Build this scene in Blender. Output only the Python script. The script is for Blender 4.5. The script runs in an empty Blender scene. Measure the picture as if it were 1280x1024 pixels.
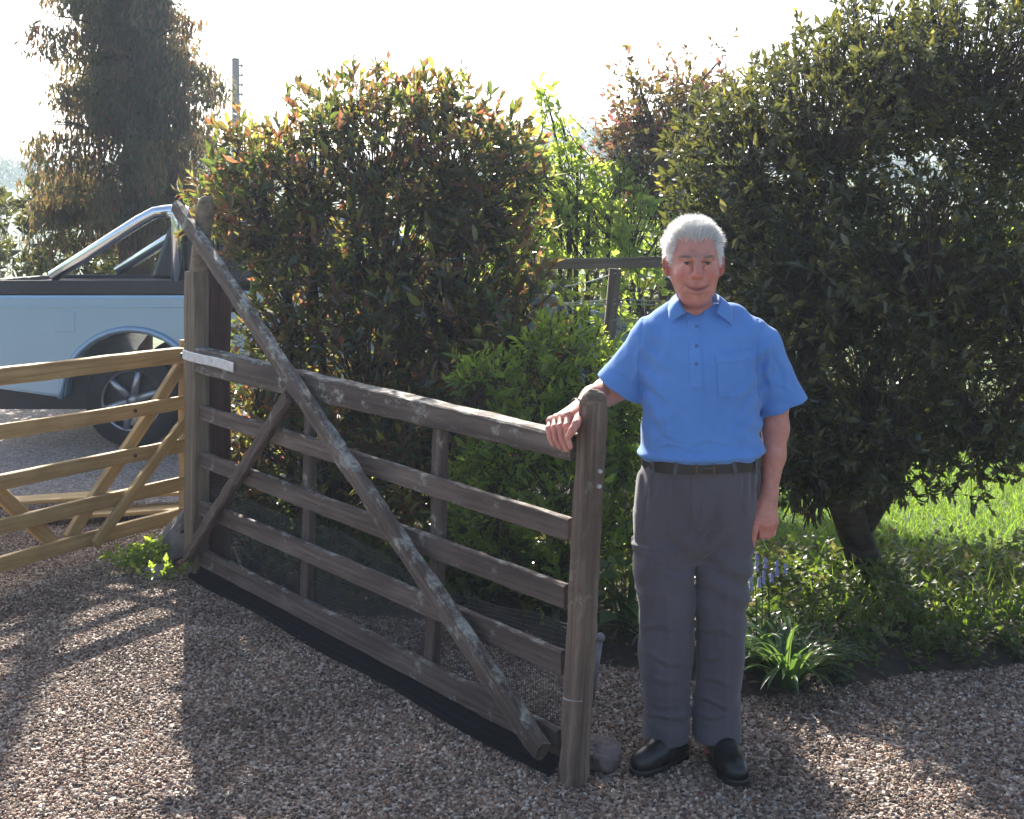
import bpy, bmesh, math, random
import numpy as np
from mathutils import Vector, Matrix, Quaternion

random.seed(7)
RNG = np.random.default_rng(11)
SC = bpy.context.scene
COL = SC.collection
R = math.radians

# ------------------------------------------------------------------ camera, sky, sun, exposure
H, F, HY = 1.656, 1626.0, 300.0           # eye height (m), focal length and horizon row of the 1280x1024 photograph
cam_data = bpy.data.cameras.new('camera')
cam = bpy.data.objects.new('camera', cam_data)
COL.objects.link(cam)
cam.location = (0, 0, H)
cam.rotation_euler = (R(90), 0, 0)
cam_data.sensor_width = 36.0
cam_data.lens = F / 1280 * 36.0
cam_data.shift_y = -(512 - HY) / 1280
cam_data.clip_end = 3000
SC.camera = cam

SUN_EL = R(33.5)
SUN_H = Vector((-0.24, 0.97, 0)).normalized()
SUN_DIR = Vector((SUN_H.x * math.cos(SUN_EL), SUN_H.y * math.cos(SUN_EL), math.sin(SUN_EL)))
world = bpy.data.worlds.new('World')
SC.world = world
world.use_nodes = True
wn = world.node_tree.nodes
sky = wn.new('ShaderNodeTexSky')
sky.sky_type = 'NISHITA'
sky.sun_disc = False
sky.sun_elevation = SUN_EL
sky.sun_rotation = math.atan2(SUN_H.x, SUN_H.y)
sky.air_density = 1.0
sky.dust_density = 2.5
sky.ozone_density = 1.0
bg = wn['Background']
bg.inputs['Strength'].default_value = 0.078
world.node_tree.links.new(sky.outputs[0], bg.inputs[0])

sun_data = bpy.data.lights.new('sun', 'SUN')
sun_data.energy = 5.0
sun_data.angle = R(0.5)
sun_data.color = (1.0, 0.93, 0.82)
sun = bpy.data.objects.new('sun', sun_data)
COL.objects.link(sun)
sun.location = (-3, 12, 10)
sun.rotation_euler = SUN_DIR.to_track_quat('Z', 'Y').to_euler()

SC.view_settings.view_transform = 'Standard'
SC.view_settings.look = 'None'
SC.view_settings.exposure = 1.78
SC.view_settings.gamma = 1.0
SC.view_settings.use_curve_mapping = False
SC.cycles.max_bounces = 10
SC.cycles.diffuse_bounces = 4
SC.cycles.transmission_bounces = 6
SC.cycles.volume_bounces = 1
SC.cycles.use_denoising = True

# ------------------------------------------------------------------ helpers
def P(px, py, d):
    return Vector(((px - 640) / F * d, d, H - (py - HY) / F * d))

def link(name, me, mat=None, parent=None, loc=None):
    o = bpy.data.objects.new(name, me)
    COL.objects.link(o)
    if mat is not None and me is not None:
        me.materials.clear()
        for m in (mat if isinstance(mat, (list, tuple)) else [mat]):
            me.materials.append(m)
    if parent is not None:
        o.parent = parent
    if loc is not None:
        o.location = loc
    return o

def tag(o, label=None, cat=None, group=None, kind=None):
    if label: o['label'] = label
    if cat: o['category'] = cat
    if group: o['group'] = group
    if kind: o['kind'] = kind
    return o

def thing(name, label, cat, loc=(0, 0, 0), group=None):
    o = bpy.data.objects.new(name, None)
    o.empty_display_size = 0.1
    COL.objects.link(o)
    o.location = loc
    return tag(o, label, cat, group)

def mesh_np(name, verts, faces, smooth=False, attr=None):
    """verts (N,3); faces (M,k) int array with one k, or list of polygons"""
    me = bpy.data.meshes.new(name)
    verts = np.asarray(verts, dtype=np.float32)
    if isinstance(faces, np.ndarray):
        m, k = faces.shape
        me.vertices.add(len(verts)); me.vertices.foreach_set('co', verts.ravel())
        me.loops.add(m * k); me.loops.foreach_set('vertex_index', faces.astype(np.int32).ravel())
        me.polygons.add(m)
        me.polygons.foreach_set('loop_start', np.arange(0, m * k, k, dtype=np.int32))
        me.polygons.foreach_set('loop_total', np.full(m, k, dtype=np.int32))
        me.update(calc_edges=True)
        me.validate()
    else:
        me.from_pydata([tuple(v) for v in verts], [], faces)
        me.update()
    if attr:
        for an, av in attr.items():
            a = me.attributes.new(an, 'FLOAT', 'POINT')
            a.data.foreach_set('value', np.asarray(av, dtype=np.float32))
    me.polygons.foreach_set('use_smooth', np.full(len(me.polygons), smooth, dtype=bool))
    return me

def shifted(me, loc):
    """move a mesh so that its origin is at loc (mesh coordinates given in world)"""
    me.transform(Matrix.Translation(-Vector(loc)))
    return me

class MB:
    """collects simple shapes into one mesh"""
    def __init__(self): self.v = []; self.f = []
    def add(self, vs, fs):
        n = len(self.v); self.v += [tuple(v) for v in vs]; self.f += [tuple(i + n for i in f) for f in fs]
    def box(self, lo, hi):
        x0, y0, z0 = lo; x1, y1, z1 = hi
        self.add([(x0,y0,z0),(x1,y0,z0),(x1,y1,z0),(x0,y1,z0),(x0,y0,z1),(x1,y0,z1),(x1,y1,z1),(x0,y1,z1)],
                 [(0,3,2,1),(4,5,6,7),(0,1,5,4),(1,2,6,5),(2,3,7,6),(3,0,4,7)])
    def tube(self, pts, radii, n=8, cap=True):
        pts = [Vector(p) for p in pts]
        if not isinstance(radii, (list, tuple)): radii = [radii] * len(pts)
        up = None; rings = []
        for i, p in enumerate(pts):
            t = (pts[min(i + 1, len(pts) - 1)] - pts[max(i - 1, 0)]).normalized()
            if up is None:
                up = t.orthogonal().normalized()
            up = (up - t * up.dot(t)).normalized()
            b = t.cross(up)
            rings.append([p + (up * math.cos(2 * math.pi * k / n) + b * math.sin(2 * math.pi * k / n)) * radii[i] for k in range(n)])
        vs = [v for r in rings for v in r]; fs = []
        for i in range(len(rings) - 1):
            for k in range(n):
                a, b2 = i * n + k, i * n + (k + 1) % n
                fs.append((a, b2, b2 + n, a + n))
        if cap:
            fs.append(tuple(range(n - 1, -1, -1))); m = (len(rings) - 1) * n
            fs.append(tuple(m + k for k in range(n)))
        self.add(vs, fs)
    def prism(self, poly, axis_vec):
        """poly: list of 3-D points of one face; extruded along axis_vec"""
        a = [Vector(p) for p in poly]; b = [p + Vector(axis_vec) for p in a]; n = len(a)
        self.add(a + b, [tuple(range(n - 1, -1, -1)), tuple(range(n, 2 * n))] + [(i, (i + 1) % n, n + (i + 1) % n, n + i) for i in range(n)])
    def mesh(self, name, smooth=False, bevel=0.0, seg=2, loc=None):
        me = bpy.data.meshes.new(name)
        me.from_pydata(self.v, [], self.f)
        bm = bmesh.new(); bm.from_mesh(me)
        bmesh.ops.recalc_face_normals(bm, faces=bm.faces)
        if bevel:
            bmesh.ops.bevel(bm, geom=[e for e in bm.edges if len(e.link_faces) == 2 and e.calc_face_angle(0) > 0.5],
                            offset=bevel, segments=seg, affect='EDGES', profile=0.7, clamp_overlap=True)
        bm.to_mesh(me); bm.free()
        if loc is not None: shifted(me, loc)
        me.polygons.foreach_set('use_smooth', np.full(len(me.polygons), smooth, dtype=bool))
        return me

# ------------------------------------------------------------------ materials
def new_mat(name):
    m = bpy.data.materials.new(name); m.use_nodes = True
    nt = m.node_tree; b = nt.nodes['Principled BSDF']
    return m, nt, b

def ramp(nt, fac, stops, interp='LINEAR'):
    r = nt.nodes.new('ShaderNodeValToRGB'); r.color_ramp.interpolation = interp
    els = r.color_ramp.elements
    while len(els) < len(stops): els.new(0.5)
    for e, (p, c) in zip(els, stops):
        e.position = p; e.color = (c[0], c[1], c[2], 1)
    nt.links.new(fac, r.inputs[0])
    return r.outputs[0]

def noise(nt, vec, scale, detail=4, rough=0.55, dist=0.0):
    n = nt.nodes.new('ShaderNodeTexNoise')
    n.inputs['Scale'].default_value = scale; n.inputs['Detail'].default_value = detail
    n.inputs['Roughness'].default_value = rough; n.inputs['Distortion'].default_value = dist
    if vec is not None: nt.links.new(vec, n.inputs['Vector'])
    return n.outputs['Fac']

def mapped(nt, kind='Object', scale=(1, 1, 1)):
    tc = nt.nodes.new('ShaderNodeTexCoord'); mp = nt.nodes.new('ShaderNodeMapping')
    mp.inputs['Scale'].default_value = scale
    nt.links.new(tc.outputs[kind], mp.inputs['Vector'])
    return mp.outputs[0]

def mixc(nt, fac, a, b, mode='MIX'):
    m = nt.nodes.new('ShaderNodeMix'); m.data_type = 'RGBA'; m.blend_type = mode
    for s, v in ((0, fac), (6, a), (7, b)):
        if hasattr(v, 'is_output'): nt.links.new(v, m.inputs[s])
        elif s == 0: m.inputs[0].default_value = v
        else: m.inputs[s].default_value = (v[0], v[1], v[2], 1)
    return m.outputs[2]

def bump(nt, b, height, strength=0.3, dist=0.01):
    n = nt.nodes.new('ShaderNodeBump'); n.inputs['Strength'].default_value = strength; n.inputs['Distance'].default_value = dist
    nt.links.new(height, n.inputs['Height']); nt.links.new(n.outputs[0], b.inputs['Normal'])

def wood_mat(name, cols, lichen=0.0, lich_col=(0.36, 0.35, 0.31), rough=0.85, grain=1.0):
    m, nt, b = new_mat(name)
    v = mapped(nt, 'Object', (1.6 * grain, 34 * grain, 34 * grain))
    f = noise(nt, v, 1.0, 8, 0.65, 0.6)
    c = ramp(nt, f, [(0.3, cols[0]), (0.5, cols[1]), (0.72, cols[2])])
    oi = nt.nodes.new('ShaderNodeObjectInfo')
    f2 = noise(nt, mapped(nt, 'Object', (3, 6, 6)), 1.0, 3)
    c = mixc(nt, 0.5, c, ramp(nt, f2, [(0.3, (0.55, 0.5, 0.48)), (0.7, (1.25, 1.22, 1.2))]), 'MULTIPLY')
    c = mixc(nt, 1.0, c, ramp(nt, oi.outputs['Random'], [(0, (0.86, 0.86, 0.86)), (1, (1.12, 1.08, 1.05))]), 'MULTIPLY')
    if lichen > 0:
        lf = noise(nt, mapped(nt, 'Object', (9, 14, 14)), 1.0, 10, 0.72)
        geo = nt.nodes.new('ShaderNodeNewGeometry'); sx = nt.nodes.new('ShaderNodeSeparateXYZ')
        nt.links.new(geo.outputs['Normal'], sx.inputs[0])
        md = nt.nodes.new('ShaderNodeMath'); md.operation = 'MULTIPLY_ADD'
        nt.links.new(sx.outputs['Z'], md.inputs[0]); md.inputs[1].default_value = 0.10; nt.links.new(lf, md.inputs[2])
        t = 0.70 - 0.18 * lichen
        mask = ramp(nt, md.outputs[0], [(t - 0.03, (0, 0, 0)), (t + 0.08, (0.95, 0.95, 0.95))])
        lc = ramp(nt, noise(nt, mapped(nt, 'Object', (40, 40, 40)), 1.0, 3),
                  [(0.35, tuple(x * 0.55 for x in lich_col)), (0.6, lich_col), (0.75, (lich_col[0] * 1.1, lich_col[1] * 1.05, lich_col[2] * 0.6))])
        c = mixc(nt, mask, c, lc)
    nt.links.new(c, b.inputs['Base Color'])
    b.inputs['Roughness'].default_value = rough
    b.inputs['Specular IOR Level'].default_value = 0.25
    bump(nt, b, f, 0.6, 0.004)
    return m

def plain_mat(name, col, rough=0.5, metal=0.0, var=0.15, scale=8, bumpy=0.0, spec=0.5):
    m, nt, b = new_mat(name)
    f = noise(nt, mapped(nt, 'Object'), scale, 6, 0.65)
    lo = tuple(x * (1 - var) for x in col); hi = tuple(min(1, x * (1 + var)) for x in col)
    nt.links.new(ramp(nt, f, [(0.3, lo), (0.7, hi)]), b.inputs['Base Color'])
    b.inputs['Roughness'].default_value = rough; b.inputs['Metallic'].default_value = metal
    b.inputs['Specular IOR Level'].default_value = spec
    if bumpy: bump(nt, b, f, bumpy, 0.004)
    return m

def leaf_mat(name, stops, trans, tfac=0.4, rough=0.38, spec=0.5):
    """stops: colour ramp over the per-leaf random value; trans: transmitted colour stops"""
    m, nt, b = new_mat(name)
    at = nt.nodes.new('ShaderNodeAttribute'); at.attribute_name = 'rnd'
    c = ramp(nt, at.outputs['Fac'], stops)
    nt.links.new(c, b.inputs['Base Color'])
    b.inputs['Roughness'].default_value = rough; b.inputs['Specular IOR Level'].default_value = spec
    tr = nt.nodes.new('ShaderNodeBsdfTranslucent')
    nt.links.new(ramp(nt, at.outputs['Fac'], trans), tr.inputs['Color'])
    mx = nt.nodes.new('ShaderNodeMixShader'); mx.inputs[0].default_value = tfac
    nt.links.new(b.outputs[0], mx.inputs[1]); nt.links.new(tr.outputs[0], mx.inputs[2])
    nt.links.new(mx.outputs[0], nt.nodes['Material Output'].inputs[0])
    return m

M = {}
M['old_wood'] = wood_mat('weathered_gate_wood', [(0.045, 0.034, 0.030), (0.105, 0.080, 0.070), (0.185, 0.148, 0.13)], 0.42)
M['brace_wood'] = wood_mat('lichened_brace_wood', [(0.05, 0.039, 0.034), (0.11, 0.087, 0.076), (0.2, 0.165, 0.145)], 0.72)
M['heel_wood'] = wood_mat('pale_heel_wood', [(0.10, 0.075, 0.055), (0.20, 0.16, 0.115), (0.30, 0.25, 0.18)], 0.3, (0.25, 0.25, 0.10))
M['post_wood'] = wood_mat('red_brown_post_wood', [(0.05, 0.025, 0.02), (0.1, 0.05, 0.04), (0.15, 0.085, 0.07)], 0.0)
M['latch_wood'] = wood_mat('latch_post_wood', [(0.065, 0.048, 0.038), (0.14, 0.106, 0.084), (0.24, 0.19, 0.15)], 0.3, (0.36, 0.33, 0.26))
M['new_wood'] = wood_mat('pale_new_timber', [(0.30, 0.19, 0.075), (0.46, 0.32, 0.14), (0.58, 0.43, 0.21)], 0.0, rough=0.7)
M['fence_wood'] = wood_mat('grey_fence_wood', [(0.1, 0.085, 0.065), (0.2, 0.17, 0.13), (0.3, 0.26, 0.2)], 0.15)
M['bark'] = wood_mat('bark', [(0.025, 0.018, 0.013), (0.06, 0.045, 0.033), (0.11, 0.085, 0.065)], 0.1, (0.2, 0.2, 0.13), grain=0.6)
M['pole_wood'] = wood_mat('pole_wood', [(0.10, 0.08, 0.065), (0.16, 0.13, 0.105), (0.24, 0.19, 0.15)], 0.0, grain=0.3)
M['galv'] = plain_mat('galvanised_steel', (0.55, 0.55, 0.56), 0.5, 0.35, 0.25, 30)
M['iron'] = plain_mat('dark_iron', (0.05, 0.045, 0.045), 0.6, 0.5)
M['wire'] = plain_mat('wire', (0.36, 0.38, 0.39), 0.4, 0.7)
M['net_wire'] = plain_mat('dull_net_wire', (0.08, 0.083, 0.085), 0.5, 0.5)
M['black_net'] = plain_mat('black_netting', (0.010, 0.010, 0.013), 0.95, 0, 0.3, 60, spec=0.1)

# ------------------------------------------------------------------ foliage generator
def leaf_arrays(pos, d, nrm, L, W, rnd, fold=0.18, droop=0.12):
    """arrays (N,3),(N,3),(N,3),(N,),(N,),(N,) -> verts (6N,3), tris (4N..), attr"""
    d = d / (np.linalg.norm(d, axis=1, keepdims=True) + 1e-9)
    s = np.cross(d, nrm); s /= (np.linalg.norm(s, axis=1, keepdims=True) + 1e-9)
    n = np.cross(s, d)
    L = L[:, None]; W = W[:, None]
    base = pos
    mid = pos + d * L * 0.48
    lf = mid - s * W * 0.5 + n * W * fold
    rt = mid + s * W * 0.5 + n * W * fold
    tip = pos + d * L - n * L * droop
    v = np.stack([base, lf, mid, rt, tip], axis=1).reshape(-1, 3)
    N = len(pos); b = (np.arange(N) * 5)[:, None]
    tri = np.concatenate([b + np.array([[0, 2, 1]]), b + np.array([[0, 3, 2]]), b + np.array([[1, 2, 4]]), b + np.array([[2, 3, 4]])], axis=1).reshape(-1, 3)
    return v, tri, np.repeat(rnd, 5)

def proto_leaves(name, Wr, mat, n=8, fold=0.18, droop=0.16):
    """n unit-length leaf meshes (length along +X, up +Z), rounded outline, shared by the single leaves"""
    out = []
    for i in range(n):
        w = np.array([0.05, 0.36, 0.5, 0.42, 0.22, 0.02]) * Wr; x = np.array([0, .2, .42, .65, .85, 1.0])
        dz = -droop * x ** 2 * (0.5 + i / n)
        vs = []; fs = []
        for k in range(6):
            vs += [(x[k], -w[k], dz[k] + w[k] * fold * 2), (x[k], 0, dz[k]), (x[k], w[k], dz[k] + w[k] * fold * 2)]
        for k in range(5):
            a = k * 3
            fs += [(a, a + 3, a + 4, a + 1), (a + 1, a + 4, a + 5, a + 2)]
        me = mesh_np(name, vs, fs, False, {'rnd': np.full(18, (i + 0.5) / n)})
        me.materials.append(mat)
        out.append(me)
    return out

def in_ell(p, e, k=1.0):
    c = np.array(e[0]); r = np.array(e[1]) * k
    return (((p - c) / r) ** 2).sum(1) < 1

def crown_points(ells, n, rmin=0.5, rng=RNG, inner=0.72, floor=0.03):
    vol = np.array([(e[1][0] * e[1][1] * e[1][2]) ** (2 / 3) for e in ells]); vol /= vol.sum()
    P_, O_ = [], []
    got = 0
    bd = rng.normal(size=(len(ells), 26, 3)); bd /= np.linalg.norm(bd, axis=2, keepdims=True); bm_ = rng.uniform(0.74, 1.14, (len(ells), 26)) ** 1.0
    while got < n:
        k = rng.choice(len(ells), size=n, p=vol)
        u = rng.normal(size=(n, 3)); u /= np.linalg.norm(u, axis=1, keepdims=True)
        r = rmin + (1.04 - rmin) * rng.random(n) ** 0.55
        r = r * bm_[k, np.argmax((bd[k] * u[:, None, :]).sum(2), 1)]
        c = np.array([ells[i][0] for i in range(len(ells))])[k]; rad = np.array([ells[i][1] for i in range(len(ells))])[k]
        p = c + u * rad * r[:, None]
        ok = p[:, 2] > floor
        for j, e in enumerate(ells):
            ok &= ~((k != j) & in_ell(p, e, inner))
        o = u / rad; o /= np.linalg.norm(o, axis=1, keepdims=True)
        P_.append(p[ok]); O_.append(o[ok]); got += ok.sum()
    return np.concatenate(P_)[:n], np.concatenate(O_)[:n]

def shoots(pts, outs, per, L, W, up=0.5, jit=0.5, spread=(25, 75), slen=0.12, rng=RNG, lvar=0.3):
    """rosettes of leaves round short shoots -> pos, dir, normal, L, W, rnd, shoot axes"""
    n = len(pts)
    ax = outs * 0.7 + np.array([0, 0, up]) + rng.normal(size=(n, 3)) * jit
    ax /= np.linalg.norm(ax, axis=1, keepdims=True)
    A = np.repeat(ax, per, 0); C = np.repeat(pts, per, 0); N = len(A)
    t = np.tile(np.linspace(0, 1, per), n) + rng.normal(size=N) * 0.08
    rp = rng.normal(size=(N, 3)); rp -= A * (rp * A).sum(1, keepdims=True); rp /= np.linalg.norm(rp, axis=1, keepdims=True)
    ph = np.radians(spread[1] + (spread[0] - spread[1]) * np.clip(t, 0, 1) + rng.normal(size=N) * 12)[:, None]
    d = A * np.cos(ph) + rp * np.sin(ph)
    nr = A * np.sin(ph) - rp * np.cos(ph) + rng.normal(size=(N, 3)) * 0.35
    pos = C + A * (t * slen)[:, None]
    LL = L * (1 + lvar * rng.normal(size=N).clip(-1.8, 1.8)); WW = LL * (W / L)
    rs = np.repeat(rng.random(n), per)
    rnd = np.clip(rs * 0.6 + rng.random(N) * 0.4 + (t - 0.5) * 0.25, 0, 1)
    return pos, d, nr, LL, WW, rnd, ax

def twig_mesh(pts, ax, outs, length=0.28, r=0.004, slen=0.1):
    """thin 3-sided twigs running from each shoot back towards the inside"""
    n = len(pts)
    tip = pts + ax * slen; mid = pts - outs * length * 0.4 - np.array([0, 0, 0.02]); end = pts - outs * length + np.array([0, 0, -length * 0.5])
    V = []; 
    s = np.cross(ax, np.array([0.3, 0.5, 0.8])); s /= np.linalg.norm(s, axis=1, keepdims=True) + 1e-9
    b = np.cross(ax, s)
    for p, rr in ((tip, r * 0.4), (mid, r), (end, r * 1.6)):
        for k in range(3):
            a = 2 * math.pi * k / 3
            V.append(p + (s * math.cos(a) + b * math.sin(a)) * rr)
    V = np.stack(V, 1).reshape(-1, 3)
    base = (np.arange(n) * 9)[:, None]
    q = []
    for i in range(2):
        for k in range(3):
            q.append([i * 3 + k, i * 3 + (k + 1) % 3, i * 3 + 3 + (k + 1) % 3, i * 3 + 3 + k])
    F_ = (base[:, :, None] + np.array(q)[None]).reshape(-1, 4)
    return V, F_

def add_leaves(root, arrs, mat, protos, nparts, part='leaf', foliage='foliage', fold=0.18, droop=0.12, view=None):
    """the leaves that show largest become single part objects, the rest one foliage part"""
    pos, d, nr, L, W, rnd = arrs[:6]
    loc = np.array(root.location)
    dn = d / np.linalg.norm(d, axis=1, keepdims=True)
    camv = np.array([0, 0, H]) - pos; dist = np.linalg.norm(camv, axis=1, keepdims=True)
    nn = nr - dn * (nr * dn).sum(1, keepdims=True); nn /= np.linalg.norm(nn, axis=1, keepdims=True) + 1e-9
    size = (L * W) / dist[:, 0] ** 2 * (0.25 + np.abs((nn * camv / dist).sum(1)))
    # hidden leaves do not count: keep the frontmost in a coarse picture grid
    px = 640 + F * pos[:, 0] / pos[:, 1]; py = HY - F * (pos[:, 2] - H) / pos[:, 1]
    ok = (px > 185) & (px < 1095) & (py > 15) & (py < 1005)
    cell = (np.round(px / 14).astype(int) * 1000 + np.round(py / 14).astype(int))
    order = np.lexsort((pos[:, 1], cell)); first = np.ones(len(order), bool); first[1:] = cell[order][1:] != cell[order][:-1]
    front = np.zeros(len(order), bool); front[order[first]] = True
    score = np.where(ok & front, size, -1)
    idx = np.argsort(-score)[:nparts]; idx = idx[score[idx] > 0]
    keep = np.ones(len(pos), bool)
    if nparts: keep[idx] = False
    v, f, a = leaf_arrays(pos[keep] - loc, d[keep], nr[keep], L[keep], W[keep], rnd[keep], fold, droop)
    if len(v):
        fo = link(foliage, mesh_np(foliage, v, f, False, {'rnd': a}), mat, root)
        if nparts or len(v) > 5000: fo['kind'] = 'stuff'
    for i in (idx if nparts else []):
        x = Vector(dn[i]); y = Vector(np.cross(nn[i], dn[i])).normalized(); z = x.cross(y)
        o = link(part, protos[min(len(protos) - 1, int(rnd[i] * len(protos)))], None, root)
        m3 = Matrix((x, y, z)).transposed().to_4x4()
        o.matrix_local = Matrix.Translation(Vector(pos[i] - loc)) @ m3 @ Matrix.Diagonal((L[i], L[i], L[i], 1))
    return keep

def bush(name, label, cat, base, ells, n, per, L, W, mat, protos=None, nparts=0, up=0.5, jit=0.5, spread=(25, 75), slen=0.12,
         rmin=0.5, stems=(), twigs=True, group=None, fold=0.18, droop=0.12, inner=0.72, extra=None, twr=0.004):
    root = thing(name, label, cat, base, group)
    p, o = crown_points(ells, n, rmin, inner=inner)
    if extra is not None:
        p = np.concatenate([p, extra[0]]); o = np.concatenate([o, extra[1]])
    A = shoots(p, o, per, L, W, up, jit, spread, slen)
    add_leaves(root, A, mat, protos, nparts, fold=fold, droop=droop)
    loc = np.array(base)
    if twigs:
        v, f = twig_mesh(p - loc, A[6], o, slen=slen, r=twr)
        t = link('twigs', mesh_np('twigs', v, f), M['bark'], root); t['kind'] = 'stuff'
    for pts, rr in stems:
        mb = MB(); mb.tube([Vector(q) for q in pts], rr, 8)
        link('stem', mb.mesh('stem', True, loc=base), M['bark'], root)
    return root

# ------------------------------------------------------------------ ground
def sheet(name, poly, z, mat, kind='structure'):
    me = bpy.data.meshes.new(name); me.from_pydata([(x, y, z) for x, y in poly], [], [tuple(range(len(poly)))]); me.update()
    o = link(name, me, mat); o['kind'] = kind
    return o

def gravel_material():
    m, nt, b = new_mat('gravel_bed')
    v = mapped(nt, 'Object')
    vo = nt.nodes.new('ShaderNodeTexVoronoi'); vo.inputs['Scale'].default_value = 70
    nt.links.new(v, vo.inputs['Vector'])
    sp = nt.nodes.new('ShaderNodeSeparateColor'); nt.links.new(vo.outputs['Color'], sp.inputs[0])
    c = ramp(nt, sp.outputs[0], [(0.0, (0.10, 0.08, 0.07)), (0.4, (0.23, 0.18, 0.155)), (0.75, (0.33, 0.27, 0.23)), (1, (0.5, 0.45, 0.4))])
    nt.links.new(c, b.inputs['Base Color']); b.inputs['Roughness'].default_value = 0.85
    bump(nt, b, vo.outputs['Distance'], 0.9, 0.02)
    return m

def soil_material(name, stops, scale=14):
    m, nt, b = new_mat(name)
    f = noise(nt, mapped(nt, 'Object'), scale, 10, 0.7)
    nt.links.new(ramp(nt, f, stops), b.inputs['Base Color']); b.inputs['Roughness'].default_value = 0.95
    bump(nt, b, f, 0.8, 0.03)
    return m

M['gravel'] = gravel_material()
M['soil'] = soil_material('dark_soil', [(0.3, (0.015, 0.011, 0.008)), (0.5, (0.04, 0.029, 0.02)), (0.7, (0.085, 0.062, 0.042))])
M['meadow'] = soil_material('meadow', [(0.3, (0.03, 0.05, 0.012)), (0.5, (0.06, 0.10, 0.025)), (0.7, (0.10, 0.14, 0.04))], 3)
M['turf'] = soil_material('turf_base', [(0.3, (0.03, 0.055, 0.008)), (0.5, (0.06, 0.11, 0.016)), (0.7, (0.10, 0.16, 0.03))], 30)

sheet('ground', [(-900, -30), (900, -30), (900, 1200), (-900, 1200)], -0.03, M['meadow'])
sheet('gravel_drive', [(-9, -6), (7, -6), (7, 6.2), (2.5, 8), (-1.4, 8.5), (-1.4, 15), (-9, 15)], 0.0, M['gravel'])

# flower bed: bumpy soil with a ragged gravel edge
BED_EDGE = [(-1.42, 6.55), (-1.15, 6.12), (-0.9, 5.8), (-0.65, 5.6), (-0.3, 5.58), (0.03, 5.42), (0.3, 5.05), (0.45, 4.93), (0.62, 4.88), (0.86, 4.62), (1.15, 4.7), (1.5, 4.85), (2.1, 5.0), (4.2, 5.1)]
def bed_y(x): return np.interp(x, [p[0] for p in BED_EDGE], [p[1] for p in BED_EDGE])
def bed_height(x, y):
    e = np.clip((y - bed_y(x)) / 0.25, 0, 1)
    return -0.012 + 0.055 * e * e * (3 - 2 * e) + 0.012 * np.sin(x * 13 + y * 7) * np.sin(y * 17 - x * 5) * e
nx, ny = 150, 60
xs = np.linspace(-1.42, 4.2, nx); T = np.linspace(0, 1, ny)
XX = np.repeat(xs[:, None], ny, 1); Y0 = bed_y(xs) + 0.02 * np.sin(xs * 31) + 0.015 * np.sin(xs * 71)
YEND = np.interp(xs, [-1.42, 0.6, 1.1, 4.2], [8.6, 8.6, 6.55, 6.75])
YY = Y0[:, None] + (YEND - Y0)[:, None] * T[None]
ZZ = bed_height(XX, YY)
V_ = np.stack([XX, YY, ZZ], -1).reshape(-1, 3)
I_ = np.arange(nx * ny).reshape(nx, ny)
Q_ = np.stack([I_[:-1, :-1], I_[1:, :-1], I_[1:, 1:], I_[:-1, 1:]], -1).reshape(-1, 4)
o = link('flower_bed', mesh_np('flower_bed', V_, Q_, True), M['soil']); o['kind'] = 'structure'
sheet('lawn', [(0.62, 8.62), (1.05, 6.5), (4.4, 6.7), (14, 7.5), (14, 22), (0.7, 22)], 0.02, M['turf'])

# gravel stones: scattered over a sheet of their own
def pebble_material():
    m, nt, b = new_mat('pebbles')
    oi = nt.nodes.new('ShaderNodeObjectInfo')
    c = ramp(nt, oi.outputs['Random'], [(0.0, (0.06, 0.046, 0.038)), (0.25, (0.14, 0.10, 0.08)), (0.42, (0.27, 0.155, 0.105)), (0.58, (0.25, 0.19, 0.145)), (0.8, (0.39, 0.295, 0.22)), (0.93, (0.5, 0.42, 0.35)), (1.0, (0.68, 0.63, 0.56))])
    f = noise(nt, mapped(nt, 'Object'), 3, 3)
    c = mixc(nt, 0.4, c, ramp(nt, f, [(0.3, (0.6, 0.6, 0.6)), (0.7, (1.3, 1.3, 1.3))]), 'MULTIPLY')
    pf = noise(nt, oi.outputs['Location'], 1.6, 5, 0.6)
    c = mixc(nt, 1.0, c, ramp(nt, pf, [(0.3, (0.42, 0.37, 0.33)), (0.48, (0.82, 0.78, 0.74)), (0.68, (1.16, 1.1, 1.03))]), 'MULTIPLY')
    nt.links.new(c, b.inputs['Base Color']); b.inputs['Roughness'].default_value = 0.75
    b.inputs['Specular IOR Level'].default_value = 0.3
    return m
M['pebble'] = pebble_material()

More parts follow.
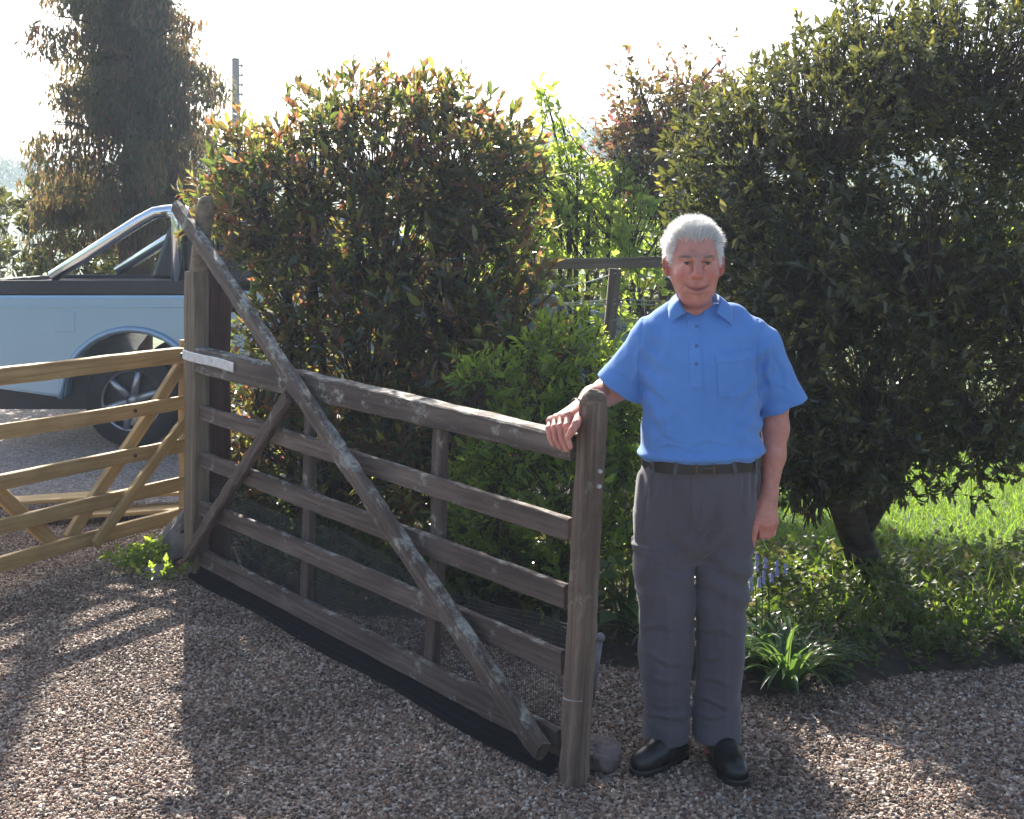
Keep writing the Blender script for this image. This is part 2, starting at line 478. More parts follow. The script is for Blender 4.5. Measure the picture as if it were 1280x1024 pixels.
def gravel_stones():
    me = bpy.data.meshes.new('gravel')
    me.from_pydata([(-2.9, 3.3, 0.001), (2.6, 3.3, 0.001), (2.6, 5.3, 0.001), (0.3, 5.3, 0.001), (-1.1, 6.7, 0.001), (-1.4, 8.2, 0.001), (-4.0, 8.2, 0.001)], [], [tuple(range(7))]); me.update()
    o = link('gravel', me, M['gravel'])
    ng = bpy.data.node_groups.new('scatter_stones', 'GeometryNodeTree')
    ng.interface.new_socket('Geometry', in_out='INPUT', socket_type='NodeSocketGeometry')
    ng.interface.new_socket('Geometry', in_out='OUTPUT', socket_type='NodeSocketGeometry')
    N = ng.nodes; Lk = ng.links
    gi = N.new('NodeGroupInput'); go = N.new('NodeGroupOutput')
    dp = N.new('GeometryNodeDistributePointsOnFaces'); dp.inputs['Density'].default_value = 8200
    Lk.new(gi.outputs[0], dp.inputs['Mesh'])
    ico = N.new('GeometryNodeMeshIcoSphere'); ico.inputs['Radius'].default_value = 1.0; ico.inputs['Subdivisions'].default_value = 1
    sp = N.new('GeometryNodeSetPosition')
    pn = N.new('ShaderNodeTexNoise'); pn.inputs['Scale'].default_value = 1.3
    sub = N.new('ShaderNodeVectorMath'); sub.operation = 'SUBTRACT'; sub.inputs[1].default_value = (0.5, 0.5, 0.5)
    Lk.new(pn.outputs['Color'], sub.inputs[0])
    Lk.new(ico.outputs[0], sp.inputs['Geometry']); Lk.new(sub.outputs[0], sp.inputs['Offset'])
    sm = N.new('GeometryNodeSetMaterial'); sm.inputs['Material'].default_value = M['pebble']
    Lk.new(sp.outputs[0], sm.inputs[0])
    iop = N.new('GeometryNodeInstanceOnPoints')
    Lk.new(dp.outputs['Points'], iop.inputs['Points']); Lk.new(sm.outputs[0], iop.inputs['Instance'])
    rr = N.new('FunctionNodeRandomValue'); rr.data_type = 'FLOAT_VECTOR'
    rr.inputs[0].default_value = (0, 0, 0); rr.inputs[1].default_value = (6.28, 6.28, 6.28)
    rs = N.new('FunctionNodeRandomValue'); rs.data_type = 'FLOAT_VECTOR'; rs.inputs['Seed'].default_value = 4
    rs.inputs[0].default_value = (0.0036, 0.0033, 0.003); rs.inputs[1].default_value = (0.0115, 0.0092, 0.008)
    Lk.new(rr.outputs[0], iop.inputs['Rotation']); Lk.new(rs.outputs[0], iop.inputs['Scale'])
    jg = N.new('GeometryNodeJoinGeometry')
    Lk.new(iop.outputs[0], jg.inputs[0]); Lk.new(gi.outputs[0], jg.inputs[0])
    Lk.new(jg.outputs[0], go.inputs[0])
    md = o.modifiers.new('stones', 'NODES'); md.node_group = ng
    tag(o, 'loose brown and grey stone chippings covering the drive', 'gravel', kind='stuff')
gravel_stones()

# lawn grass blades
M['grass'] = leaf_mat('grass_blades', [(0, (0.035, 0.075, 0.01)), (0.6, (0.07, 0.12, 0.018)), (1, (0.12, 0.16, 0.04))],
                      [(0, (0.16, 0.32, 0.02)), (1, (0.36, 0.5, 0.06))], 0.5, 0.5)
n = 30000
gx = RNG.uniform(0.7, 4.3, n); gy = RNG.uniform(6.35, 9.8, n)
ok = gy > np.interp(gx, [0.6, 1.05, 4.3], [8.6, 6.4, 6.55]) - 0.15 * RNG.random(n)
gx, gy = gx[ok], gy[ok]; n = len(gx)
gp = np.stack([gx, gy, np.full(n, 0.02)], 1)
gd = np.stack([RNG.normal(size=n) * 0.5, RNG.normal(size=n) * 0.5, np.ones(n)], 1)
gn = RNG.normal(size=(n, 3)); gn[:, 2] *= 0.2
v, f, a = leaf_arrays(gp, gd, gn, RNG.uniform(0.03, 0.085, n), RNG.uniform(0.004, 0.008, n), RNG.random(n), 0.1, 0.3)
tag(link('grass', mesh_np('grass', v, f, False, {'rnd': a}), M['grass']), 'bright short lawn grass behind the flower bed', 'grass', kind='stuff')

# ------------------------------------------------------------------ distant hills and woods
def hill(name, pts, depth0, depth1, mat):
    """ridge given as (px, py) in the picture at depth1, falling to the ground at depth0"""
    v = []; f = []
    rows = 14
    for j in range(rows + 1):
        t = j / rows; d = depth0 + (depth1 - depth0) * t
        for px, py in pts:
            top = P(px, py, depth1)
            z = -0.04 + (top.z + 0.04) * (t * t * (3 - 2 * t)); v.append((top.x * (0.75 + 0.25 * t), d, z))
    n = len(pts)
    for j in range(rows):
        for i in range(n - 1):
            f.append((j * n + i, j * n + i + 1, j * n + n + i + 1, j * n + n + i))
    me = bpy.data.meshes.new(name); me.from_pydata(v, [], f); me.update()
    me.polygons.foreach_set('use_smooth', np.ones(len(f), dtype=bool))
    o = link(name, me, mat); o['kind'] = 'structure'
    return o
RIDGE = [(-300, 240), (-60, 225), (120, 220), (200, 222), (250, 212), (290, 206), (340, 215), (420, 222), (520, 225), (600, 222), (660, 205), (690, 188), (720, 180), (760, 190), (800, 200), (900, 215), (1000, 205), (1150, 220), (1350, 235), (1600, 250)]
RIDGE = [(x, y + 8) for x, y in RIDGE]
hill('hill', RIDGE, 60, 150, M['meadow'])
M['wood_far'] = leaf_mat('far_wood', [(0, (0.02, 0.035, 0.015)), (1, (0.06, 0.085, 0.03))], [(0, (0.05, 0.1, 0.02)), (1, (0.12, 0.2, 0.04))], 0.3, 0.6)
cl, cr = [], []
for k in range(420):
    px = random.uniform(-250, 1550); py = np.interp(px, [p[0] for p in RIDGE], [p[1] for p in RIDGE])
    t = random.choice([1.0, 1.0, 0.93, 0.85, 0.75]) - random.uniform(0, 0.06)
    d = 60 + 90 * t; top = P(px, py, 150)
    z = top.z * (t * t * (3 - 2 * t)); r = random.uniform(1.0, 2.2)
    cl.append((top.x * (0.75 + 0.25 * t), d, z + r * 0.5)); cr.append((r, r, r * random.uniform(0.8, 1.5)))
cl = np.array(cl); cr = np.array(cr)
n = 420 * 240
k = np.repeat(np.arange(420), 240); u = RNG.normal(size=(n, 3)); u /= np.linalg.norm(u, axis=1, keepdims=True)
p = cl[k] + u * cr[k] * (0.6 + 0.5 * RNG.random((n, 1)))
v, f, a = leaf_arrays(p, u + RNG.normal(size=(n, 3)) * 0.7, u + RNG.normal(size=(n, 3)) * 0.5, RNG.uniform(0.22, 0.5, n), RNG.uniform(0.16, 0.34, n), np.repeat(RNG.random(420), 240) * 0.6 + RNG.random(n) * 0.4)
tag(link('woodland', mesh_np('woodland', v, f, False, {'rnd': a}), M['wood_far']), 'hazy blue wooded ridge beyond the garden', 'wood', kind='stuff')

# ------------------------------------------------------------------ utility pole
def pole():
    b = P(297, 300, 40); b.z = -0.03
    root = thing('utility_pole', 'tall bare wooden utility pole with small brackets up one side', 'pole', b)
    top = P(294.5, 75, 40)
    mb = MB(); mb.tube([b, b + (top - b) * 0.5, top], [0.17, 0.14, 0.115], 12)
    link('shaft', mb.mesh('shaft', True, loc=b), M['pole_wood'], root)
    for i, y in enumerate((82, 94, 106, 118)):
        c = P(299.5, y, 40)
        mb = MB(); mb.tube([c - Vector((0.06, 0, 0)), c + Vector((0.07, 0, 0))], 0.03, 8); mb.tube([c + Vector((0.07, 0, -0.05)), c + Vector((0.07, 0, 0.05))], [0.045, 0.03], 8)
        link('bracket', mb.mesh('bracket', loc=b), M['iron'], root)
    cap = MB(); cap.tube([top, top + Vector((0, 0, 0.05))], [0.13, 0.1], 12)
    link('cap', cap.mesh('cap', loc=b), M['iron'], root)
pole()

# thin summer haze in the air
def haze():
    mb = MB(); mb.box((-960, -60, -1.05), (960, 1260, 40))
    m = bpy.data.materials.new('haze'); m.use_nodes = True; nt = m.node_tree; nt.nodes.clear()
    out = nt.nodes.new('ShaderNodeOutputMaterial'); v = nt.nodes.new('ShaderNodeVolumePrincipled')
    v.inputs['Color'].default_value = (0.66, 0.78, 1.0, 1); v.inputs['Density'].default_value = 0.0014; v.inputs['Anisotropy'].default_value = 0.45
    nt.links.new(v.outputs[0], out.inputs['Volume'])
    tag(link('haze', mb.mesh('haze'), m), 'thin bright haze over the distant hills', 'haze', kind='stuff')
haze()

# ------------------------------------------------------------------ pickup truck (mostly behind the gate and the hedge)
M['car_paint'] = plain_mat('pale_blue_paint', (0.30, 0.44, 0.58), 0.25, 0.45, 0.03, 3)
M['car_black'] = plain_mat('black_plastic', (0.012, 0.013, 0.02), 0.5)
M['chrome'] = plain_mat('chrome', (0.75, 0.8, 0.86), 0.14, 1.0, 0.03)
M['tyre'] = plain_mat('tyre_rubber', (0.018, 0.018, 0.019), 0.8)
M['alloy'] = plain_mat('alloy', (0.42, 0.43, 0.46), 0.35, 0.8, 0.05)
M['glass'] = plain_mat('dark_glass', (0.015, 0.02, 0.03), 0.06, 0, 0.05, spec=0.8)
M['lamp_red'] = plain_mat('red_lens', (0.35, 0.01, 0.01), 0.2)
M['lamp_clear'] = plain_mat('clear_lens', (0.7, 0.7, 0.72), 0.15)
def truck():
    base = Vector((-1.6, 11.2, 0))
    y0, y1 = 10.3, 12.1
    wr, wf, wz = -3.02, 0.1, 0.38
    root = thing('pickup_truck', 'pale blue pickup truck with chrome sports bar parked behind the gates', 'pickup truck', base)
    def arch(cx, r, n=12):
        return [(cx + r * math.cos(a), wz + 0.02 + r * math.sin(a)) for a in [math.pi * k / n for k in range(n + 1)]]
    def side(outline, bevel=0.03):
        mb = MB(); mb.prism([(x, y0, z) for x, z in outline], (0, y1 - y0, 0)); return mb
    # load bed
    bed = [(-4.25, 0.50), (-4.25, 1.22), (-2.42, 1.22), (-2.42, 0.45)] + [q for q in arch(wr, 0.52)] 
    mb = side(bed); link('load_bed', mb.mesh('load_bed', False, 0.025, loc=base), M['car_paint'], root)
    mb = MB()
    for yy in (y0 + 0.001, y1 - 0.09): mb.box((-4.27, yy, 1.223), (-2.41, yy + 0.09, 1.335))
    mb.box((-4.27, y0 + 0.09, 1.223), (-4.19, y1 - 0.09, 1.335))
    link('bed_rail', mb.mesh('bed_rail', False, 0.012, loc=base), M['car_black'], root)
    mb = MB(); mb.box((-4.19, y0 + 0.09, 1.225), (-2.43, y1 - 0.09, 1.30)); link('tonneau_cover', mb.mesh('tonneau_cover', loc=base), M['car_black'], root)
    mb = MB(); mb.box((-3.62, y0 - 0.006, 0.93), (-3.46, y0 + 0.004, 1.09)); link('fuel_flap', mb.mesh('fuel_flap', False, 0.008, loc=base), M['car_paint'], root)
    mb = MB(); mb.box((-4.25, y0 - 0.008, 1.12), (-2.43, y0 + 0.004, 1.135)); link('side_crease', mb.mesh('side_crease', False, 0.004, loc=base), M['car_paint'], root)
    # arch trim
    mb = MB(); mb.tube([(x, y0 - 0.012, z) for x, z in arch(wr, 0.55, 20)], 0.025, 6); link('arch_trim', mb.mesh('arch_trim', True, loc=base), M['car_paint'], root)
    # cab
    cab = [(-2.40, 0.45), (-2.40, 1.2), (-2.34, 1.26), (-0.42, 1.2), (0.78, 1.08), (0.98, 0.98), (1.02, 0.5)] + arch(wf, 0.48) + [(wf - 0.5, 0.45)]
    link('body', side(cab).mesh('body', False, 0.03, loc=base), M['car_paint'], root)
    gl = [(-2.90, 1.345), (-2.76, 1.74), (-2.70, 1.80), (-1.0, 1.80), (-0.42, 1.24)]
    mb = MB(); mb.prism([(x, y0 + 0.12, z) for x, z in gl], (0, y1 - y0 - 0.24, 0)); link('cab_glass', mb.mesh('cab_glass', False, 0.03, loc=base), M['glass'], root)
    mb = MB(); mb.box((-2.72, y0 + 0.14, 1.79), (-0.98, y1 - 0.1, 1.85)); link('roof', mb.mesh('roof', False, 0.025, loc=base), M['car_paint'], root)
    for x0, x1 in ((-1.62, -1.52), (-0.98, -0.42)):
        mb = MB(); mb.prism([(x0, y0 + 0.10, 1.24), (x0 + 0.08, y0 + 0.10, 1.24), (x1 - 0.5 + 0.42 * (x0 < -1.5), y0 + 0.10, 1.8), (x0, y0 + 0.10, 1.8)], (0, 0.03, 0))
        link('pillar', mb.mesh('pillar', loc=base), M['car_paint'], root)
    # sports bar: hoops in chrome
    for yy in (y0 + 0.05, y1 - 0.05):
        mb = MB()
        mb.tube([(-2.66, yy, 1.30), (-2.66, yy, 1.80), (-2.68, yy, 1.86), (-2.73, yy, 1.88)], 0.05, 12)
        link('hoop_leg', mb.mesh('hoop_leg', True, loc=base), M['chrome'], root)
        mb = MB(); mb.tube([(-2.70, yy, 1.89), (-2.84, yy, 1.875), (-2.96, yy, 1.81), (-3.66, yy, 1.36)], 0.05, 12)
        link('rear_stay', mb.mesh('rear_stay', True, loc=base), M['chrome'], root)
    mb = MB(); mb.tube([(-2.73, y0 + 0.06, 1.885), (-2.73, y1 - 0.06, 1.885)], 0.045, 12); link('cross_bar', mb.mesh('cross_bar', True, loc=base), M['chrome'], root)
    # wheels
    for cx in (wr, wf):
        for yy, s in ((y0 + 0.02, 1), (y1 - 0.26, -1)):
            mb = MB(); prof = [(0.24, 0.0), (0.34, 0.0), (0.375, 0.03), (0.38, 0.12), (0.375, 0.21), (0.34, 0.24), (0.24, 0.24)]
            n = 36; vs = [(cx + r * math.cos(2*math.pi*k/n), yy + o_, wz + r * math.sin(2*math.pi*k/n)) for r, o_ in prof for k in range(n)]
            fs = [(i*n+k, i*n+(k+1)%n, (i+1)*n+(k+1)%n, (i+1)*n+k) for i in range(len(prof)-1) for k in range(n)]
            mb.add(vs, fs); w = link('wheel', mb.mesh('wheel', True, loc=base), M['tyre'], root)
            mb = MB(); c = Vector((cx, yy + (0.03 if s > 0 else 0.21), wz))
            mb.tube([(c.x + 0.245*math.cos(2*math.pi*k/32), c.y, c.z + 0.245*math.sin(2*math.pi*k/32)) for k in range(33)], 0.018, 6)
            for k in range(6):
                a = 2*math.pi*k/6 + 0.3
                mb.tube([c + Vector((0.05*math.cos(a), 0.01, 0.05*math.sin(a))), c + Vector((0.235*math.cos(a), 0.0, 0.235*math.sin(a)))], [0.035, 0.028], 6)
            mb.tube([c, c + Vector((0, 0.05, 0))], 0.06, 12)
            link('rim', mb.mesh('rim', True, loc=base), M['alloy'], w)
    for yy in (y0 + 0.02, y1 - 0.2):
        mb = MB(); mb.box((-4.275, yy, 0.85), (-4.24, yy + 0.16, 1.18)); link('tail_light', mb.mesh('tail_light', False, 0.01, loc=base), M['lamp_red'], root)
        mb = MB(); mb.box((0.9, yy, 0.78), (1.03, yy + 0.25, 0.95)); link('headlight', mb.mesh('headlight', False, 0.01, loc=base), M['lamp_clear'], root)
    mb = MB(); mb.box((-4.40, y0 + 0.06, 0.5), (-4.262, y1 - 0.06, 0.66)); link('rear_bumper', mb.mesh('rear_bumper', False, 0.02, loc=base), M['chrome'], root)
    mb = MB(); mb.box((1.025, y0 + 0.04, 0.4), (1.15, y1 - 0.04, 0.68)); link('front_bumper', mb.mesh('front_bumper', False, 0.03, loc=base), M['car_black'], root)
    mb = MB(); mb.box((-0.78, y0 - 0.16, 1.2), (-0.62, y0 + 0.02, 1.36)); link('mirror', mb.mesh('mirror', False, 0.02, loc=base), M['car_black'], root)
    for dx in (-2.0, -1.15):
        mb = MB(); mb.box((dx, y0 - 0.03, 1.08), (dx + 0.18, y0 + 0.0, 1.11)); link('door_handle', mb.mesh('door_handle', loc=base), M['chrome'], root)
    mb = MB(); mb.box((-4.15, y0 + 0.12, 0.30), (0.9, y1 - 0.12, 0.64)); link('chassis', mb.mesh('chassis', loc=base), M['car_black'], root)
truck()

# ------------------------------------------------------------------ planks and gates
def plank(name, p0, p1, w, t, wdir, mat, parent, pbase, seg=18, wob=0.0011, w1=None, cham=0.006, seed=None, kind=None):
    """a board from p0 to p1; w across wdir, t across the third axis; slightly uneven, chamfered"""
    p0, p1 = Vector(p0), Vector(p1); x = (p1 - p0); L = x.length; x.normalize()
    y = Vector(wdir); y = (y - x * y.dot(x)).normalized(); z = x.cross(y)
    rg = np.random.default_rng(seed if seed is not None else random.randrange(1 << 30))
    w1 = w if w1 is None else w1
    v = []; f = []
    ph = rg.random(6) * 6.28
    for i in range(seg + 1):
        s = i / seg; ww = (w + (w1 - w) * s) / 2; tt = t / 2
        e = cham * (1 if 0 < i < seg else 1.6)
        sh = 0.0015 * math.sin(s * 9 + ph[0]); sv = 0.002 * math.sin(s * 7 + ph[1])
        prof = [(-ww + e, -tt), (ww - e, -tt), (ww, -tt + e), (ww, tt - e), (ww - e, tt), (-ww + e, tt), (-ww, tt - e), (-ww, -tt + e)]
        for a, b in prof:
            v.append((s * L, a + sv + rg.normal() * wob, b + sh + rg.normal() * wob * 0.6))
    for i in range(seg):
        for k in range(8):
            a, b = i * 8 + k, i * 8 + (k + 1) % 8
            f.append((a, b, b + 8, a + 8))
    f.append(tuple(range(7, -1, -1))); f.append(tuple(seg * 8 + k for k in range(8)))
    me = bpy.data.meshes.new(name); me.from_pydata(v, [], f); me.update()
    o = link(name, me, mat, parent)
    o.matrix_local = Matrix.Translation(p0 - Vector(pbase)) @ Matrix((x, y, z)).transposed().to_4x4()
    return o

H0 = Vector((-1.575, 6.44, 0)); L0 = Vector((0.188, 3.97, 0)); GL = (L0 - H0).length
GU = (L0 - H0).normalized(); GN = Vector((GU.y, -GU.x, 0))          # GN faces the camera
if GN.y > 0: GN = -GN
def G(s, z, t=0.0):
    p = H0 + (L0 - H0) * s + GN * t
    return Vector((p.x + 0.062 * s * z / 1.19, p.y, z))
UP = Vector((0, 0, 1))
def main_gate():
    root = thing('farm_gate', 'weathered brown five-bar gate with long lichened diagonal brace, standing open across the gravel', 'gate', H0)
    W, B = M['old_wood'], M['brace_wood']
    pl = lambda name, a, b, w, t, wd, m, **k: plank(name, a, b, w, t, wd, m, root, H0, **k)
    # heel post: full-width lower part and a slimmer, rounded top
    plank('heel_stile', G(0.012, 0.03), G(0.012, 1.50), 0.135, 0.08, GU, M['heel_wood'], root, H0, wob=0.0013)
    mb = MB()
    prof = [(1.495, 0.052, -0.05, 0.037), (1.6, 0.05, -0.044, 0.037), (1.72, 0.05, -0.04, 0.036), (1.80, 0.05, -0.036, 0.036), (1.84, 0.046, -0.026, 0.033), (1.862, 0.034, -0.008, 0.024), (1.87, 0.016, 0.006, 0.012)]
    n = 12; vs = []; 
    for z, hi, lo, tt in prof:
        for k in range(n):
            a = 2 * math.pi * k / n; ca = math.copysign(abs(math.cos(a)) ** 0.5, math.cos(a)); sa = math.copysign(abs(math.sin(a)) ** 0.5, math.sin(a))
            c = (hi + lo) / 2 + ca * (hi - lo) / 2 + 0.02 + 0.085 * (z - 1.495) / 0.375
            q = G(0.012, z, sa * tt) + GU * c; vs.append(q)
    fs = [(i*n+k, i*n+(k+1)%n, (i+1)*n+(k+1)%n, (i+1)*n+k) for i in range(len(prof)-1) for k in range(n)] + [tuple((len(prof)-1)*n+k for k in range(n))]
    mb.add(vs, fs); me = mb.mesh('heel_top', True, loc=H0)
    ht = link('heel_top', me, M['heel_wood'], root)
    # latch stile, leaning a little, with weathered rounded head
    a, b = G(1.0, 0.0), G(1.0, 1.165)
    ls = plank('latch_stile', a, b, 0.076, 0.078, GU, M['latch_wood'], root, H0, seg=30, wob=0.0022, cham=0.014)
    mb = MB()
    for (zz, k0, k1) in ((1.166, 1, 0.93), (1.181, 0.93, 0.6)):
        pass
    n = 8; vs = []
    for z, k in ((1.150, 0.99), (1.166, 0.985), (1.178, 0.93), (1.19, 0.8), (1.197, 0.5)):
        ww, tt = 0.038 * k, 0.039 * k; e = 0.021
        for du, dn in ((-ww+e,-tt),(ww-e,-tt),(ww,-tt+e),(ww,tt-e),(ww-e,tt),(-ww+e,tt),(-ww,tt-e),(-ww,-tt+e)):
            vs.append(G(1.0, z, dn) + GU * du + Vector((0, 0, random.uniform(-.003, .003))))
    fs = [(i*n+k, i*n+(k+1)%n, (i+1)*n+(k+1)%n, (i+1)*n+k) for i in range(4) for k in range(n)] + [tuple(4*n+k for k in range(n))]
    mb.add(vs, fs); link('stile_head', mb.mesh('stile_head', True, loc=H0), M['latch_wood'], root)
    # top rail (tapering) and four lower bars
    s0, s1 = 0.03, 0.982
    pl('top_rail', G(s0, 1.068), G(s1, 1.013), 0.125, 0.075, UP, M['brace_wood'], w1=0.072, seg=40, wob=0.0016)
    for z0, z1, h in ((0.815, 0.76, 0.072), (0.585, 0.548, 0.076), (0.35, 0.346, 0.076), (0.11, 0.10, 0.085)):
        pl('bar', G(s0, z0), G(s1 - 0.006, z1), h, 0.03, UP, W, seg=36, cham=0.004)
    for s, zt in ((0.383, 1.0), (0.712, 0.975)):
        pl('upright', G(s, 0.03, -0.035), G(s, zt, -0.035), 0.066, 0.036, GU, W, seg=18)
    # long diagonal and short brace on the camera side
    pl('diagonal_brace', G(-0.022, 1.82, 0.062), G(0.972, 0.078, 0.062), 0.072, 0.046, UP.cross(GN), B, seg=60, wob=0.0028, cham=0.009)
    pl('short_brace', G(0.365, 1.0, 0.037), G(0.02, 0.10, 0.06), 0.062, 0.038, UP.cross(GN), W, seg=26, wob=0.003, cham=0.008)
    # hinge strap with bolts
    st = plank('hinge_strap', G(-0.010, 1.090, 0.044), G(0.186, 1.072, 0.044), 0.047, 0.008, UP, M['galv'], root, H0, seg=8, wob=0.0005, cham=0.003)
    for s in (0.006, 0.085, 0.165):
        c = G(s, 1.089 - (s + 0.01) * 0.092, 0.047)
        mb = MB(); mb.tube([c, c + GN * 0.012], [0.013, 0.010], 8)
        bo = link('bolt', mb.mesh('bolt', loc=c), M['iron'], st); bo.matrix_local = st.matrix_local.inverted() @ Matrix.Translation(c - H0)
    # bolts on the end of the latch stile
    endc = lambda z, o: G(1.0, z, o) + GU * 0.039
    for z in (0.955, 0.91):
        c = endc(z, -0.005); mb = MB(); mb.tube([c - GU * 0.004, c + GU * 0.008], [0.008, 0.006], 8)
        link('bolt', mb.mesh('bolt', loc=H0), M['galv'], root)
    # small wire twisted round the stile
    pts = [G(1.0, 0.262, 0.045 * math.cos(a)) + GU * 0.046 * math.sin(a) + Vector((0, 0, 0.006 * a / 3)) for a in np.linspace(-1.9, 1.2, 12)]
    mb = MB(); mb.tube(pts, 0.0018, 5); link('tie_wire', mb.mesh('tie_wire', loc=H0), M['wire'], root)
    # wire netting behind the lower bars
    V, Fc = [], []
    def wire(pts, r=0.0009):
        n0 = len(V)
        for p in pts:
            for k in range(3):
                a = 2 * math.pi * k / 3
                V.append(p + GN * (r * math.cos(a)) + UP * (r * math.sin(a)) + GU * (r * math.sin(a)))
        for i in range(len(pts) - 1):
            for k in range(3):
                a, b = n0 + i * 3 + k, n0 + i * 3 + (k + 1) % 3
                Fc.append((a, b, b + 3, a + 3))
    def top(s): return 0.43 + 0.018 * math.sin(s * 14 + 1) + 0.02 * math.sin(s * 6)
    def bulge(s, q): return -0.062 - 0.022 * (0.5 + 0.5 * math.sin(s * 23 + 1.0)) * math.sin(math.pi * min(1, q * 1.3)) - 0.01 * math.sin(s * 9 + q * 5)
    nh = 30
    for j in range(nh + 1):
        q = j / nh
        wire([G(s, 0.03 + (top(s) - 0.03) * q + 0.003 * math.sin(s * 60 + j), bulge(s, q)) for s in np.linspace(0.03, 0.975, 56)])
    for i in range(int(GL / 0.0135)):
        s = 0.03 + 0.945 * i / int(GL / 0.0135)
        wire([G(s + 0.001 * math.sin(q * 7 + i), 0.03 + (top(s) - 0.03) * q, bulge(s, q)) for q in np.linspace(0, 1, 7)])
    me = mesh_np('wire_netting', np.array([tuple(v) for v in V]) - np.array(H0), np.array(Fc))
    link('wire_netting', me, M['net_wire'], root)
    # black ribbed netting skirt under the bottom bar, leaning out to the gravel
    v = []; f = []; ns, nz = 60, 34
    for i in range(ns + 1):
        s = 0.015 + 0.965 * i / ns
        for j in range(nz + 1):
            q = j / nz; z = 0.135 * (1 - q) + 0.004
            rib = 0.0035 * (1 if (j % 4) < 2 else -1)
            v.append(G(s, z, -0.022 + 0.075 * q * q + 0.010 * math.sin(s * 17) * q + rib) - H0)
    for i in range(ns):
        for j in range(nz):
            a = i * (nz + 1) + j; f.append((a, a + 1, a + nz + 2, a + nz + 1))
    me = bpy.data.meshes.new('ground_skirt'); me.from_pydata(v, [], f); me.update()
    o = link('ground_skirt', me, M['black_net'], root)
    return root
main_gate()

def gate_post():
    c = G(-0.012, 0, -0.118)
    root = thing('gate_post', 'thick red-brown timber gate post behind the hinge end of the weathered gate', 'gate post', c)
    plank('post_body', c + Vector((0, 0, -0.02)), c + Vector((0, 0, 1.52)), 0.14, 0.135, GU, M['post_wood'], root, c, seg=20, wob=0.002, cham=0.012)
    q = c + GN * 0.10
    for z in (1.08, 0.2):
        mb = MB(); mb.tube([Vector((q.x, q.y, z)) - GU * 0.06 - GN * 0.04, Vector((q.x, q.y, z)) - GU * 0.06 + GN * 0.05], 0.012, 8)
        link('hinge_hook', mb.mesh('hinge_hook', loc=c), M['iron'], root)
gate_post()

def new_gate():
    a = Vector((-1.79, 7.24, 0)); u = Vector((-0.464, -0.886, 0)).normalized(); n = Vector((u.y, -u.x, 0))
    if n.x < 0: n = -n
    L = 1.9
    g = lambda s, z, t=0.0: a + u * s + n * t + Vector((0, 0, z))
    root = thing('timber_gate', 'new pale yellow timber gate with slatted bars, half cut off beside the truck', 'gate', a)
    pl = lambda name, p0, p1, w, t, wd, **k: plank(name, p0, p1, w, t, wd, M['new_wood'], root, a, wob=0.0008, cham=0.004, **k)
    pl('top_rail', g(-0.02, 1.02), g(L, 1.02), 0.082, 0.07, UP)
    for z in (0.757, 0.523, 0.315, 0.142):
        pl('bar', g(-0.02, z), g(L, z), 0.072, 0.032, UP)
    pl('end_stile', g(0, 0.06, -0.035), g(0, 1.1, -0.035), 0.075, 0.04, u)
    pl('end_stile', g(L, 0.06, -0.035), g(L, 1.15, -0.035), 0.075, 0.04, u)
    pl('diagonal_brace', g(0.03, 0.96, -0.04), g(0.85, 0.16, -0.04), 0.07, 0.035, UP.cross(n))
    pl('diagonal_brace', g(0.05, 0.70, 0.04), g(0.75, 0.12, 0.04), 0.06, 0.03, UP.cross(n))
    pl('diagonal_brace', g(0.95, 0.16, -0.04), g(1.8, 0.96, -0.04), 0.07, 0.035, UP.cross(n))
    for z in (0.757, 0.523):
        c = g(0.45, z, 0.018); mb = MB(); mb.tube([c, c + n * 0.01], 0.01, 6); link('bolt', mb.mesh('bolt', loc=a), M['iron'], root)
new_gate()
# loose boards lying behind the new gate
for k, (x0, y0, x1, y1, z) in enumerate([(-2.9, 7.55, -1.75, 7.75, 0.05), (-3.1, 7.6, -1.9, 7.9, 0.12)]):
    p0 = Vector((x0, y0, z)); p1 = Vector((x1, y1, z + 0.02))
    o = plank('timber_board', p0, p1, 0.02, 0.20, UP, M['new_wood'], None, (0, 0, 0), wob=0.0006, cham=0.003)
    tag(o, ['lower pale board lying flat behind the new gate', 'upper pale board lying across another behind the new gate'][k], 'board', 'boards behind the new gate')

